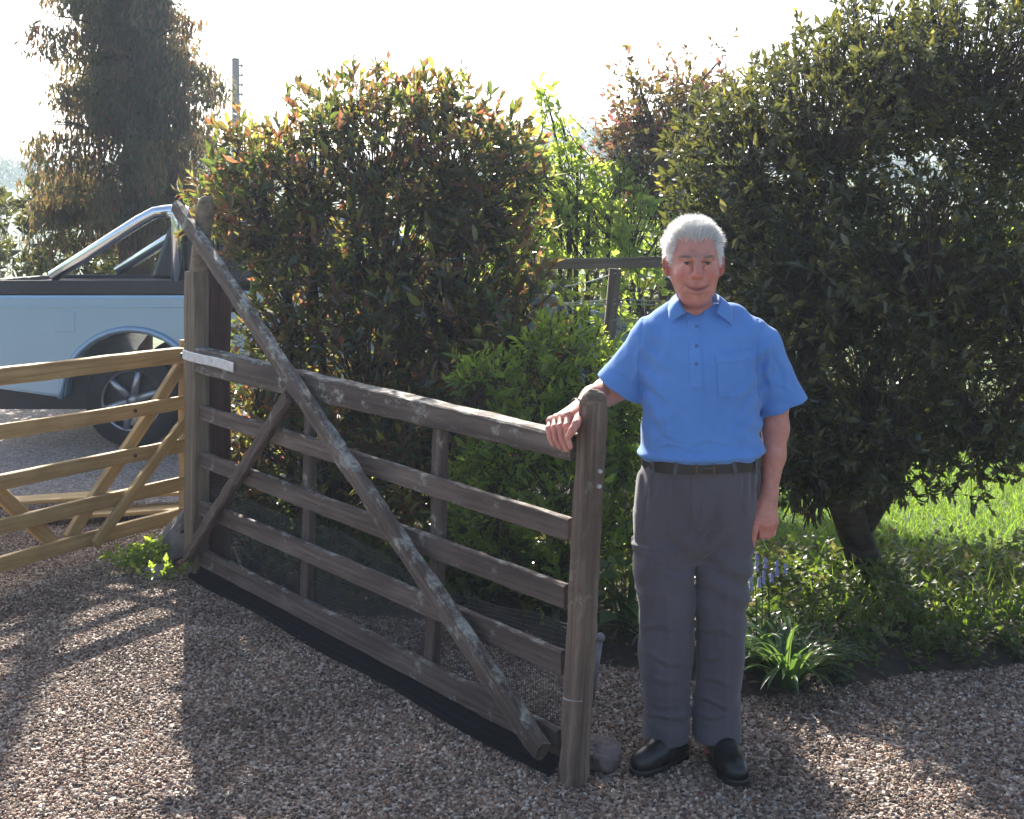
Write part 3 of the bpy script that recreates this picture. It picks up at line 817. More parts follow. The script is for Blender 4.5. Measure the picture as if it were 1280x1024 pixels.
# ------------------------------------------------------------------ garden fence, wire fence, hose
def rail_fence():
    b = P(680, 300, 8.6); b.z = 0
    root = thing('rail_fence', 'dark timber rail fence half swallowed by the bright shrub', 'fence', b)
    plank('rail', P(660, 330, 8.7), P(900, 327, 8.4), 0.072, 0.05, UP, M['fence_wood'], root, b)
    for px in (672, 895):
        c = P(px, 300, 8.62 - (px - 672) * 0.0011); c.z = 0
        plank('post', c, c + Vector((0, 0, 1.5)), 0.09, 0.09, (1, 0, 0), M['fence_wood'], root, b)
rail_fence()
def wire_fence():
    b = P(764, 300, 6.9); b.z = 0
    root = thing('wire_fence', 'sagging stock wire fence on a leaning grey post', 'fence', b)
    tp = P(769, 336, 6.9); bt = P(760, 430, 6.9); d = (tp - bt); foot = bt - d * (bt.z / d.z)
    plank('post', foot, tp, 0.062, 0.06, (1, 0, 0), M['fence_wood'], root, b, seg=14)
    for px in (560, 900):
        c = P(px, 300, 7.2); c.z = 0
        plank('post', c, c + Vector((0, 0, 1.45)), 0.065, 0.065, (1, 0, 0), M['fence_wood'], root, b, seg=14)
    def wire(a, c, e, sag, r):
        mb = MB(); pts = []
        for k in range(15):
            t = k / 14; p = a.lerp(c, t); p.z -= sag * 4 * t * (1 - t); pts.append(p)
        mb.tube(pts, r, 5, False)
        link('wire', mb.mesh('wire', True, loc=b), M['wire'], root)
    for y0, y1, sag in ((344, 341, 0.07), (373, 374, 0.02), (382, 380, 0.0), (401, 400, 0.01), (424, 424, 0.0)):
        wire(P(600, y0 + 2, 6.98), P(770, y1, 6.87), 0, sag, 0.004)
        wire(P(770, y1, 6.87), P(905, y1 + 2, 7.15), 0, sag * 0.3, 0.0028)
    for k in range(16):
        px = 655 + k * 15; x = P(px, 372 + random.uniform(-2, 2), 6.9); y = P(px + random.uniform(-5, 5), 440, 6.9)
        wire(x, y, 0, 0, 0.002)
wire_fence()
def hose():
    b = P(685, 404, 6.75)
    M['hose'] = plain_mat('pale_blue_hose', (0.42, 0.55, 0.66), 0.3, 0, 0.1)
    mb = MB()
    for k in range(5):
        r = 0.125 - 0.008 * k; pts = []
        for j in range(41):
            a = 2 * math.pi * j / 40
            pts.append(b + Vector((r * 0.82 * math.cos(a), 0.016 * k - 0.03 + 0.006 * math.sin(3 * a + k), r * 1.15 * math.sin(a))))
        mb.tube(pts, 0.009, 8)
    o = link('hose_coil', mb.mesh('hose_coil', True, loc=b), M['hose'], None, b)
    tag(o, 'coil of pale blue hose hanging on the wire fence', 'hose')
hose()

# ------------------------------------------------------------------ drop bolt rod, stones
M['stake'] = plain_mat('dull_grey_metal', (0.2, 0.2, 0.21), 0.55, 0.3, 0.3, 30)
def rod():
    c = P(738, 300, 4.72); c.z = 0
    top = P(750.5, 797, 4.66)
    low = P(738, 884, 4.66); d = top - low; foot = low - d * ((low.z + 0.01) / d.z)
    root = thing('ground_stake', 'slim grey metal stake with a ball head standing beside the latch post', 'stake', foot)
    mb = MB(); mb.tube([foot, top], 0.0115, 10); link('shaft', mb.mesh('shaft', True, loc=foot), M['stake'], root)
    bm = bmesh.new(); bmesh.ops.create_uvsphere(bm, u_segments=14, v_segments=10, radius=0.0175)
    me = bpy.data.meshes.new('ball_head'); bm.to_mesh(me); bm.free(); me.polygons.foreach_set('use_smooth', np.ones(len(me.polygons), dtype=bool))
    link('ball_head', me, M['stake'], root, top - foot)
rod()
M['rock'] = plain_mat('grey_rock', (0.2, 0.18, 0.165), 0.9, 0, 0.5, 12, 0.8)
M['rock_dark'] = plain_mat('dark_rock', (0.13, 0.105, 0.1), 0.9, 0, 0.6, 14, 0.8)
def rock(label, c, r, mat, seed, rot=(0, 0, 0)):
    bm = bmesh.new(); bmesh.ops.create_icosphere(bm, subdivisions=4, radius=1.0)
    rg = np.random.default_rng(seed); dirs = rg.normal(size=(14, 3)); dirs /= np.linalg.norm(dirs, axis=1, keepdims=True); off = rg.uniform(0.62, 0.95, 14)
    for v in bm.verts:
        u = np.array(v.co); k = min([1.0] + [o_ / max(1e-6, u @ d_) for d_, o_ in zip(dirs, off) if u @ d_ > 0.3])
        v.co = Vector(u * (0.35 * 1 + 0.65 * k) if False else u * k) * (1 + 0.02 * rg.normal())
    me = bpy.data.meshes.new('rock'); bm.to_mesh(me); bm.free()
    me.transform(Matrix.Rotation(rot[2], 4, 'Z') @ Matrix.Rotation(rot[0], 4, 'X') @ Matrix.Rotation(rot[1], 4, 'Y') @ Matrix.Diagonal((r[0], r[1], r[2], 1)))
    o = link('rock', me, mat, None, c); tag(o, label, 'rock')
rock('dark wedge of stone at the foot of the latch post by the left shoe', (0.268, 4.09, 0.035), (0.085, 0.08, 0.075), M['rock_dark'], 3, (0.2, 0.3, 0.4))
rock('tall leaning grey stone beside the hinge end of the weathered gate', (-1.72, 6.62, 0.12), (0.085, 0.10, 0.19), M['rock'], 8, (0.0, 0.5, 0.2))
rock('small pale stone in the gravel at the foot of the leaning stone', (-1.74, 6.36, 0.03), (0.07, 0.05, 0.04), M['rock'], 5)

# ------------------------------------------------------------------ shrubs and trees
def E(px, py, d, rw, rd, rh):
    c = P(px, py, d); return ((c.x, c.y, c.z), (rw / F * d, rd, rh / F * d))
def gnd(px, d): return (px - 640) / F * d, d, 0.0

M['lf_photinia'] = leaf_mat('bronze_evergreen_leaf',
    [(0, (0.026, 0.036, 0.018)), (0.45, (0.05, 0.062, 0.026)), (0.6, (0.065, 0.05, 0.03)), (0.72, (0.11, 0.055, 0.04)), (0.82, (0.10, 0.085, 0.03)), (1, (0.18, 0.2, 0.05))],
    [(0, (0.12, 0.2, 0.03)), (0.45, (0.24, 0.28, 0.05)), (0.6, (0.36, 0.22, 0.07)), (0.72, (0.5, 0.18, 0.09)), (0.82, (0.56, 0.46, 0.09)), (1, (0.7, 0.74, 0.13))], 0.45, 0.24, 0.7)
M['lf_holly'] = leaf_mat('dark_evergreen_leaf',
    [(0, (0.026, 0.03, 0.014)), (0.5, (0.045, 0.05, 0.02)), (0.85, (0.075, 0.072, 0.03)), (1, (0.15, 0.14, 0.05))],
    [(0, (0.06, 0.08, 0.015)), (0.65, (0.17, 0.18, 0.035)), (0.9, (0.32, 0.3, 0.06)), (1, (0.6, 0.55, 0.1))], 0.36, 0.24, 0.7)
M['lf_bright'] = leaf_mat('fresh_green_leaf',
    [(0, (0.08, 0.12, 0.035)), (0.6, (0.12, 0.165, 0.05)), (1, (0.18, 0.21, 0.07))],
    [(0, (0.36, 0.52, 0.06)), (0.6, (0.55, 0.7, 0.1)), (1, (0.72, 0.78, 0.16))], 0.6, 0.45)
M['lf_low'] = leaf_mat('low_shrub_leaf',
    [(0, (0.045, 0.075, 0.02)), (0.6, (0.085, 0.13, 0.03)), (1, (0.15, 0.19, 0.05))],
    [(0, (0.26, 0.42, 0.03)), (0.6, (0.45, 0.62, 0.06)), (1, (0.62, 0.74, 0.1))], 0.54, 0.4)
M['lf_haw'] = leaf_mat('bronze_tree_leaf',
    [(0, (0.05, 0.045, 0.022)), (0.5, (0.075, 0.06, 0.03)), (0.85, (0.11, 0.055, 0.04)), (1, (0.24, 0.07, 0.09))],
    [(0, (0.16, 0.16, 0.03)), (0.6, (0.28, 0.2, 0.05)), (1, (0.5, 0.16, 0.16))], 0.42, 0.45)
M['lf_conifer'] = leaf_mat('conifer_spray',  # red-brown stops put the lens flare's red tint into the leaf colour
    [(0, (0.03, 0.045, 0.025)), (0.5, (0.05, 0.06, 0.03)), (0.75, (0.085, 0.055, 0.032)), (1, (0.15, 0.07, 0.04))],
    [(0, (0.12, 0.17, 0.05)), (0.6, (0.28, 0.2, 0.07)), (1, (0.45, 0.2, 0.09))], 0.45, 0.5)
M['lf_cover'] = leaf_mat('ground_cover_leaf',
    [(0, (0.03, 0.055, 0.014)), (0.5, (0.055, 0.085, 0.022)), (0.85, (0.09, 0.1, 0.035)), (1, (0.13, 0.075, 0.06))],
    [(0, (0.1, 0.2, 0.02)), (0.7, (0.26, 0.36, 0.04)), (1, (0.35, 0.25, 0.12))], 0.4, 0.45)
M['lf_strap'] = leaf_mat('strap_leaf', [(0, (0.035, 0.07, 0.03)), (1, (0.075, 0.125, 0.05))], [(0, (0.12, 0.25, 0.03)), (1, (0.3, 0.45, 0.08))], 0.35, 0.28, 0.6)
M['lf_broad'] = leaf_mat('broad_soft_leaf', [(0, (0.045, 0.085, 0.03)), (1, (0.085, 0.13, 0.05))], [(0, (0.15, 0.28, 0.03)), (1, (0.3, 0.42, 0.07))], 0.4, 0.5)
M['bluebell'] = plain_mat('bluebell_petal', (0.22, 0.23, 0.42), 0.6, 0, 0.25, 30)
M['dead_leaf'] = leaf_mat('fallen_leaf', [(0, (0.06, 0.035, 0.02)), (0.6, (0.13, 0.075, 0.045)), (1, (0.24, 0.17, 0.12))], [(0, (0.1, 0.05, 0.02)), (1, (0.2, 0.12, 0.05))], 0.2, 0.7)

pr_phot = proto_leaves('leaf', 0.38, M['lf_photinia'])
pr_holly = proto_leaves('leaf', 0.42, M['lf_holly'])
pr_bright = proto_leaves('leaf', 0.55, M['lf_bright'])
pr_low = proto_leaves('leaf', 0.4, M['lf_low'])
pr_broad = proto_leaves('leaf', 0.62, M['lf_broad'])

# big bronze hedge shrub behind the gate
hb = (-0.72, 7.1, 0.03)
ells = [E(470, 205, 7.1, 120, 0.5, 96), E(395, 232, 7.0, 92, 0.5, 88), E(560, 210, 7.1, 92, 0.5, 92), E(335, 275, 7.0, 58, 0.45, 80),
        E(615, 255, 7.0, 62, 0.45, 88), E(470, 320, 7.0, 150, 0.55, 110), E(360, 400, 6.95, 80, 0.42, 120), E(570, 380, 6.85, 105, 0.5, 120),
        E(460, 470, 6.9, 120, 0.5, 120), E(330, 540, 6.95, 62, 0.4, 120), E(420, 600, 6.8, 100, 0.45, 110), E(545, 560, 6.55, 105, 0.5, 130), E(272, 262, 7.25, 28, 0.25, 42), E(640, 430, 6.6, 62, 0.35, 90), E(620, 560, 6.4, 60, 0.35, 80),
        E(305, 210, 7.1, 32, 0.3, 50), E(640, 210, 7.0, 26, 0.25, 55), E(435, 138, 7.1, 50, 0.3, 34), E(555, 138, 7.1, 50, 0.3, 32)]
st = []
for k in range(9):
    x = 360 + k * 29 + random.uniform(-8, 8); b0 = P(430 + (k - 4) * 16, 300, 7.1); b0.z = 0.0
    st.append(([b0, P(x, 520, 7.05), P(x + random.uniform(-20, 20), 360, 7.1), P(x + random.uniform(-30, 30), 200, 7.1)], [0.035, 0.028, 0.02, 0.008]))
# upright single shoots breaking the top outline
sp_ = [(300, 178), (330, 160), (355, 128), (372, 112), (400, 100), (423, 92), (440, 88), (470, 92), (500, 96), (530, 98), (555, 100), (580, 98), (590, 112), (620, 132), (625, 150), (645, 158), (660, 185), (655, 220), (285, 225), (268, 240), (668, 262), (674, 330), (290, 150 + 60)]
ex = np.array([tuple(P(x + random.uniform(-3, 3), y + 12, 7.1 + random.uniform(-0.2, 0.15))) for x, y in sp_])
bush('bronze_shrub', 'tall bronze and green evergreen shrub rising behind the weathered gate', 'shrub', hb, ells, 2750, 9, 0.070, 0.026,
     M['lf_photinia'], pr_phot, 300, up=0.75, jit=0.4, spread=(18, 72), slen=0.10, rmin=0.32, stems=st, inner=0.6, extra=(ex, np.tile([0, -0.1, 1.0], (len(ex), 1))), twr=0.0035)

# broad dark evergreen on the right with a leaning trunk
rb = gnd(1098, 6.15)
ells = [E(1010, 170, 6.0, 130, 0.75, 120), E(1090, 110, 6.1, 110, 0.8, 95), E(930, 210, 5.9, 92, 0.6, 105), E(890, 280, 5.8, 55, 0.5, 85),
        E(1180, 90, 6.2, 130, 0.9, 95), E(1280, 150, 6.2, 120, 0.9, 130), E(1010, 330, 5.8, 130, 0.7, 125), E(1120, 330, 5.8, 130, 0.8, 130), E(1240, 380, 6.0, 130, 0.8, 170),
        E(985, 470, 5.8, 95, 0.55, 120), E(1090, 500, 5.75, 110, 0.6, 120), E(1210, 500, 5.9, 120, 0.7, 110), E(1010, 575, 5.85, 80, 0.45, 62), E(1085, 560, 5.8, 70, 0.42, 60), E(900, 420, 6.3, 60, 0.4, 120), E(965, 560, 5.9, 40, 0.3, 60)]
tk = [P(1100, 300, 6.15)]; tk[0].z = -0.02
st = [([tk[0], P(1082, 705, 6.12), P(1060, 640, 6.05), P(1030, 560, 5.95), P(1012, 440, 5.9), P(1005, 300, 5.95), P(1010, 180, 6.0)], [0.095, 0.08, 0.078, 0.07, 0.058, 0.04, 0.012]),
      ([P(1068, 672, 6.09), P(1105, 615, 6.12), P(1160, 520, 6.15), P(1190, 330, 6.1)], [0.062, 0.052, 0.042, 0.015]),
      ([P(1032, 565, 5.95), P(1090, 480, 5.9), P(1120, 360, 5.9)], [0.05, 0.035, 0.012]),
      ([P(1062, 645, 6.05), P(1010, 600, 5.9), P(970, 560, 5.85)], [0.045, 0.025, 0.008])]
ex_px = [(1060, 30), (1040, 45), (1090, 22), (1010, 58), (985, 78), (950, 105), (925, 120), (905, 140), (880, 165), (862, 190), (848, 225), (842, 260)]
ex = np.array([tuple(P(x + 4, y + 16, 6.0)) for x, y in ex_px])
bush('evergreen_tree', 'broad dark evergreen tree filling the right side behind the man', 'tree', rb, ells, 6300, 9, 0.046, 0.0175,
     M['lf_holly'], pr_holly, 300, up=0.45, jit=0.5, spread=(20, 75), slen=0.06, rmin=0.40, inner=0.62, extra=(ex, np.tile([-0.3, -0.1, 1.0], (len(ex), 1))), twr=0.003, stems=st)

# fresh green shrub behind the fence, with tall shoots
gb = gnd(745, 9.6)
ells = [E(720, 282, 9.6, 75, 0.28, 44), E(790, 288, 9.5, 60, 0.26, 55), E(670, 305, 9.6, 55, 0.28, 60), E(745, 262, 9.8, 60, 0.25, 30), E(820, 300, 9.4, 40, 0.25, 50), E(675, 255, 9.8, 30, 0.25, 28), E(800, 370, 9.2, 60, 0.2, 70), E(640, 330, 9.4, 60, 0.3, 70)]
sh = [[(712, 290), (705, 240), (698, 190), (690, 150), (680, 112)], [(700, 290), (690, 240), (676, 205), (668, 190)], [(735, 280), (740, 235), (745, 205)], [(760, 270), (775, 225), (782, 200)], [(660, 290), (650, 240), (646, 205)], [(720, 280), (722, 220), (715, 175)]]
st = []; exp_, exo = [], []
for s in sh:
    pts = [P(x, y, 9.6) for x, y in s]; b0 = pts[0].copy(); b0.z = 0
    st.append(([b0] + pts, list(np.linspace(0.022, 0.004, len(pts) + 1))))
    for i in range(len(pts) - 1):
        for k in range(9):
            q = pts[i].lerp(pts[i + 1], k / 9); exp_.append((q.x + random.uniform(-.05, .05), q.y + random.uniform(-.05, .05), q.z)); exo.append((random.uniform(-1, 1), random.uniform(-1, 1), 0.3))
bush('hazel_shrub', 'sunlit fresh green shrub with one tall shoot beyond the rail fence', 'shrub', gb, ells, 290, 7, 0.07, 0.042, M['lf_bright'], pr_bright, 200,
     up=0.4, jit=0.6, spread=(30, 85), slen=0.14, rmin=0.35, stems=st, extra=(np.array(exp_), np.array(exo)), inner=0.6)

# small bronze leaved tree with a few pink flowers
tb = gnd(835, 9.9)
ells = [E(805, 150, 9.9, 42, 0.45, 40), E(845, 150, 9.9, 50, 0.5, 48), E(785, 195, 9.9, 40, 0.4, 35), E(850, 205, 9.9, 55, 0.5, 45), E(815, 235, 9.8, 40, 0.4, 30), E(890, 150, 10, 50, 0.5, 50)]
st = [([gnd(835, 9.9), P(836, 330, 9.9), P(834, 240, 9.9), P(822, 180, 9.9), P(800, 110, 9.9)], [0.09, 0.075, 0.06, 0.035, 0.008]), ([P(834, 245, 9.9), P(855, 190, 9.9), P(870, 110, 9.9), P(900, 75, 9.9)], [0.05, 0.035, 0.018, 0.005]),
      ([P(835, 260, 9.9), P(805, 215, 9.9), P(775, 190, 9.9)], [0.035, 0.02, 0.006])]
exq = [(786, 78), (792, 90), (800, 80), (810, 96), (838, 78), (858, 84), (868, 92), (850, 100), (890, 76), (902, 62), (915, 74), (775, 100), (770, 118), (820, 105), (835, 110), (880, 105), (765, 150), (768, 165)]
ex = np.array([tuple(P(x, y, 9.9 + random.uniform(-.2, .2))) for x, y in exq])
bush('bronze_leaved_tree', 'small airy tree with bronze leaves and pink flowers left of the dark evergreen', 'tree', tb, ells, 620, 7, 0.062, 0.032, M['lf_haw'], None, 0,
     up=0.5, jit=0.7, spread=(30, 85), slen=0.16, rmin=0.2, stems=st, extra=(ex, np.tile([0, 0, 1.0], (len(ex), 1))))

# low yellow-green shrub between the gate and the fence
lb = gnd(700, 5.95)
ells = [E(705, 450, 6.0, 48, 0.2, 40), E(740, 480, 5.9, 40, 0.2, 50), E(675, 500, 6.05, 40, 0.2, 50), E(690, 540, 5.85, 75, 0.25, 56), E(650, 590, 5.95, 50, 0.25, 50), E(760, 560, 5.8, 45, 0.3, 60), E(700, 620, 5.8, 80, 0.4, 55), E(770, 640, 5.7, 40, 0.3, 50), E(620, 640, 5.9, 60, 0.35, 60), E(690, 690, 5.75, 90, 0.3, 55)]
st = []; exp_, exo = [], []
for s in ([(705, 430), (725, 392), (733, 372)], [(690, 430), (688, 400)], [(742, 430), (752, 402)], [(715, 430), (716, 408)], [(662, 440), (668, 405)]):
    pts = [P(x, y, 5.95) for x, y in s]; st.append((pts, list(np.linspace(0.006, 0.002, len(pts)))))
    for i in range(len(pts) - 1):
        for k in range(3):
            q = pts[i].lerp(pts[i + 1], k / 3); exp_.append(tuple(q)); exo.append((random.uniform(-1, 1), random.uniform(-.6, .6), 0.5))
ells += [E(random.uniform(600, 780), random.uniform(425, 680), random.uniform(5.6, 6.05), random.uniform(18, 34), 0.18, random.uniform(18, 40)) for _ in range(16)]
bush('low_shrub', 'leafy yellow-green low shrub between the weathered gate and the wire fence', 'shrub', lb, ells, 800, 9, 0.048, 0.017, M['lf_low'], pr_low, 260,
     up=0.8, jit=0.4, spread=(25, 75), slen=0.09, rmin=0.4, extra=(np.array(exp_), np.array(exo)), stems=st, twr=0.002)

# undergrowth along the flower bed behind the gate
bush('ivy_undergrowth', 'dark leafy undergrowth at the foot of the bronze shrub behind the gate netting', 'shrub', gnd(560, 6.5),
     [E(600, 700, 6.1, 60, 0.3, 50), E(520, 720, 6.3, 60, 0.3, 40), E(430, 705, 6.5, 60, 0.3, 50), E(350, 690, 6.75, 50, 0.25, 50), E(300, 640, 6.9, 30, 0.2, 60)], 420, 8, 0.055, 0.035, M['lf_cover'], None, 0, up=0.4, slen=0.08, rmin=0.3)
bush('bright_nettle', 'small sunlit nettle clump seen between the gate bars beside the gate post', 'plant', gnd(312, 6.85), [E(312, 628, 6.85, 16, 0.1, 34), E(330, 700, 6.7, 18, 0.1, 20)], 34, 8, 0.06, 0.03, M['lf_low'], None, 0, up=0.8, slen=0.12, rmin=0.1, twr=0.002)

# drooping conifer at the left
cb = gnd(165, 14.5)
root = thing('conifer_tree', 'drooping dark conifer at the left behind the pickup truck', 'tree', cb)
bl = Vector(cb)
mb = MB(); mb.tube([bl, bl + Vector((0.1, 0, 3)), bl + Vector((0, 0, 8))], [0.22, 0.16, 0.05], 10); link('trunk', mb.mesh('trunk', True, loc=cb), M['bark'], root)
cp = []; tgt = []
def limb(ends, n_side):
    base = Vector((bl.x + 0.1, bl.y, ends[0].z - 0.3)); 
    mb.tube([base, base.lerp(ends[0], 0.6) + Vector((0, 0, 0.12)), ends[0]], [0.05, 0.03, 0.01], 6)
mb = MB()
tips = [(262, 80), (282, 100), (270, 118), (240, 20), (232, 48), (238, 62), (262, 160), (272, 178), (252, 200), (228, 110), (240, 140), (215, 175), (225, 215), (245, 228), (200, 60), (190, 110), (185, 160), (205, 205), (215, 240), (190, 235)]
tips += [(random.uniform(30, 228), random.uniform(-160, 260)) for _ in range(84)]
for x, y in tips:
    e = P(x, y, 14.5 + random.uniform(-1.0, 1.0)); base = Vector((bl.x + 0.1, bl.y, max(0.8, e.z - 0.15)))
    midp = base.lerp(e, 0.6) + Vector((0, 0, 0.18)); mb.tube([base, base.lerp(midp, 0.5) + Vector((0, 0, 0.05)), midp, midp.lerp(e, 0.5) + Vector((0, 0, 0.06)), e], [0.02, 0.014, 0.010, 0.006, 0.003], 5, False)
    for t in np.linspace(0.25, 1.0, 14):
        q = (base * (1 - t) ** 2 + midp * 2 * t * (1 - t) + e * t * t); cp.append(tuple(q))
link('branches', mb.mesh('branches', True, loc=cb), M['bark'], root)
cp = np.array(cp); n0 = len(cp); rep = 36
pos = np.repeat(cp, rep, 0) + RNG.normal(size=(n0 * rep, 3)) * np.array([0.06, 0.06, 0.03])
hang = RNG.random(n0 * rep) ** 1.2 * np.repeat(np.repeat(RNG.uniform(0.2, 0.75, len(tips)), 14), rep); pos[:, 2] -= hang; pos[:, :2] += RNG.normal(size=(n0 * rep, 2)) * (hang * 0.18)[:, None]
d = RNG.normal(size=(n0 * rep, 3)) * 0.35 + np.array([0, 0, -1.0]); nr = RNG.normal(size=(n0 * rep, 3))
v, f, a = leaf_arrays(pos - np.array(cb), d, nr, RNG.uniform(0.06, 0.15, len(pos)), RNG.uniform(0.018, 0.036, len(pos)), np.clip(np.repeat(RNG.random(n0), rep) * 0.5 + RNG.random(len(pos)) * 0.5, 0, 1))
o = link('crown', mesh_np('crown', v, f, False, {'rnd': a}), M['lf_conifer'], root); o['kind'] = 'stuff'
# lower laurel mass under the conifer, beyond the truck
bush('far_hedge', 'dark hedge beyond the pickup truck under the conifer', 'hedge', gnd(120, 15.5), [E(x, 300, 15.5, 70, 0.7, 50) for x in range(-80, 330, 55)], 700, 8, 0.13, 0.06, M['lf_holly'], None, 0, up=0.4, slen=0.15, rmin=0.5)
bush('back_hedge', 'mid green hedge closing the garden behind the bright shrub and the rail fence', 'hedge', gnd(700, 12.5), [E(x, 345, 12.5, 70, 0.6, 50) for x in list(range(360, 560, 80)) + list(range(900, 1500, 80))], 1300, 8, 0.12, 0.06, M['lf_low'], None, 0, up=0.4, slen=0.15, rmin=0.5)

bush('sunlit_hedge', 'pale sunlit hedge far behind the fresh green shrub', 'hedge', gnd(740, 16.5), [E(x, 285 + 10 * math.sin(x), 16.5, 55, 0.45, 48) for x in range(590, 920, 40)], 620, 8, 0.11, 0.06, M['lf_bright'], None, 0, up=0.4, slen=0.16, rmin=0.3)
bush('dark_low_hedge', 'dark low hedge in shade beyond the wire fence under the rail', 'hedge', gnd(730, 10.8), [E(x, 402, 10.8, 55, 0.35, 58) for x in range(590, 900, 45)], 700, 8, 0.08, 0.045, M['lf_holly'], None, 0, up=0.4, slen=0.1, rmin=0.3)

# ------------------------------------------------------------------ ground plants of the flower bed
def blade_mesh(name, L, w, lean, curl, mat, rv=0.5, n=9, fold=0.25):
    vs, fs = [], []
    x = z = 0.0; a = math.radians(90 - lean)
    for k in range(n + 1):
        t = k / n; ww = w * (0.75 + 0.5 * t) * (1 - t ** 3.5) * 0.5 + 0.0006
        nx_, nz_ = -math.sin(a), math.cos(a)
        vs += [(x + nx_ * ww * fold, -ww, z + nz_ * ww * fold), (x, 0, z), (x + nx_ * ww * fold, ww, z + nz_ * ww * fold)]
        a -= math.radians(curl) / n * (0.4 + 1.2 * t); x += math.cos(a) * L / n; z += math.sin(a) * L / n
    for k in range(n):
        b = k * 3; fs += [(b, b + 3, b + 4, b + 1), (b + 1, b + 4, b + 5, b + 2)]
    me = mesh_np(name, vs, fs, True, {'rnd': np.full(len(vs), rv)}); me.materials.append(mat)
    return me
straps = [blade_mesh('leaf', random.uniform(0.24, 0.38), random.uniform(0.015, 0.024), random.uniform(8, 45), random.uniform(70, 135), M['lf_strap'], (i + .5) / 14) for i in range(14)]
def strap_clump(name, label, cat, c, n, scale=1.0, group=None):
    c = Vector(c); root = thing(name, label, cat, c, group)
    for k in range(n):
        o = link('leaf', random.choice(straps), None, root)
        a = 2 * math.pi * (k / n * 3.0) + random.uniform(-.3, .3); r = random.uniform(0, 0.05) * scale
        o.location = (r * math.cos(a), r * math.sin(a), 0)
        o.rotation_euler = (random.uniform(-.12, .12), random.uniform(-.35, .15), a)
        o.scale = (scale * random.uniform(0.8, 1.1),) * 3
def bz(x, y): return float(bed_height(np.array([x]), np.array([y]))[0])
for k, (px, py, n, s, lab) in enumerate([(985, 862, 84, 1.0, 'large clump of arching strap leaves at the gravel edge right of the man'), (938, 842, 44, 0.9, 'smaller clump of strap leaves tucked against the right trouser leg'),
                                 (1030, 845, 22, 0.7, 'thin clump of strap leaves at the right end of the large clump')]):
    d = H * F / (py - HY); x = (px - 640) / F * d; strap_clump('strap_leaf_plant', lab, 'plant', (x, d, bz(x, d)), n, s, 'strap-leaved plants at the gravel edge')
strap_clump('strap_leaf_plant', 'sparse clump of long thin leaves behind the ball-headed stake', 'plant', (0.56, 5.15, bz(.56, 5.15)), 22, 0.9, 'strap-leaved plants at the gravel edge')
# bluebells
def bluebell(px, topy, d, k, label):
    x = (px - 640) / F * d; b = Vector((x, d, bz(x, d))); top = P(px + random.uniform(-2, 2), topy, d)
    root = thing('bluebell', label, 'flower', b, 'bluebells beside the strap-leaved plant')
    mb = MB(); mb.tube([b, b.lerp(top, 0.6) + Vector((0.005, 0, 0)), top], [0.003, 0.0026, 0.0015], 5); link('stem', mb.mesh('stem', loc=b), M['lf_strap'], root)
    for j in range(5):
        q = b.lerp(top, 0.88 + 0.028 * j) + Vector((0.016 * (1 if j % 2 else -1), -0.006, -0.005))
        mb = MB(); mb.tube([q + Vector((0, 0, 0.008)), q, q - Vector((0, 0, 0.012))], [0.002, 0.0055, 0.0085], 6, False)
        link('petal_bell', mb.mesh('petal_bell', True, loc=b), M['bluebell'], root)
for k, (px, ty, d, lab) in enumerate([(952, 692, 5.0, 'tallest bluebell, nearest the right trouser leg'), (961, 712, 5.1, 'short bluebell between two taller ones'), (976, 700, 5.05, 'tall bluebell furthest from the man'), (945, 718, 4.95, 'short bluebell half behind the trouser leg')]):
    bluebell(px, ty, d, k, lab)
# ground cover over the bed
def cover(name, label, region, n, per, L, W, mat, hmax, kind='stuff'):
    x = RNG.uniform(region[0], region[1], n); y = RNG.uniform(region[2], region[3], n)
    ok = (y > bed_y(x) + 0.06 + 0.12 * RNG.random(n)); x, y = x[ok], y[ok]
    p = np.stack([x, y, bed_height(x, y) + RNG.random(len(x)) ** 1.5 * hmax * np.clip((y - bed_y(x)) / 0.4, 0.25, 1)], 1)
    A = shoots(p, np.tile([0, -0.1, 1.0], (len(p), 1)), per, L, W, 0.5, 0.5, (40, 90), 0.05)
    v, f, a = leaf_arrays(A[0], A[1], A[2], A[3], A[4], A[5], 0.12, 0.2)
    tag(link(name, mesh_np(name, v, f, False, {'rnd': a}), mat), label, 'ground cover', kind=kind)
cover('ground_cover', 'mixed leafy ground cover between the strap leaves and the lawn', (0.75, 4.2, 4.75, 6.6), 2600, 7, 0.04, 0.022, M['lf_cover'], 0.13)
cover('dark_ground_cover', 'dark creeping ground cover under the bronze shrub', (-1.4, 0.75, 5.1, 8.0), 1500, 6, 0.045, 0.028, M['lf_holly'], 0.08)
# tufts of meadow grass in the cover
n = 2600
gx = RNG.uniform(0.8, 4.0, n); gy = RNG.uniform(5.2, 6.55, n)
gp = np.stack([gx, gy, bed_height(gx, gy)], 1); gd = np.stack([RNG.normal(size=n) * 0.5, RNG.normal(size=n) * 0.5, np.ones(n)], 1); gn = RNG.normal(size=(n, 3)); gn[:, 2] *= .2
v, f, a = leaf_arrays(gp, gd, gn, RNG.uniform(0.08, 0.2, n), RNG.uniform(0.005, 0.009, n), RNG.random(n), 0.1, 0.35)
tag(link('tall_grass', mesh_np('tall_grass', v, f, False, {'rnd': a}), M['grass']), 'loose tufts of taller grass among the ground cover', 'grass', kind='stuff')
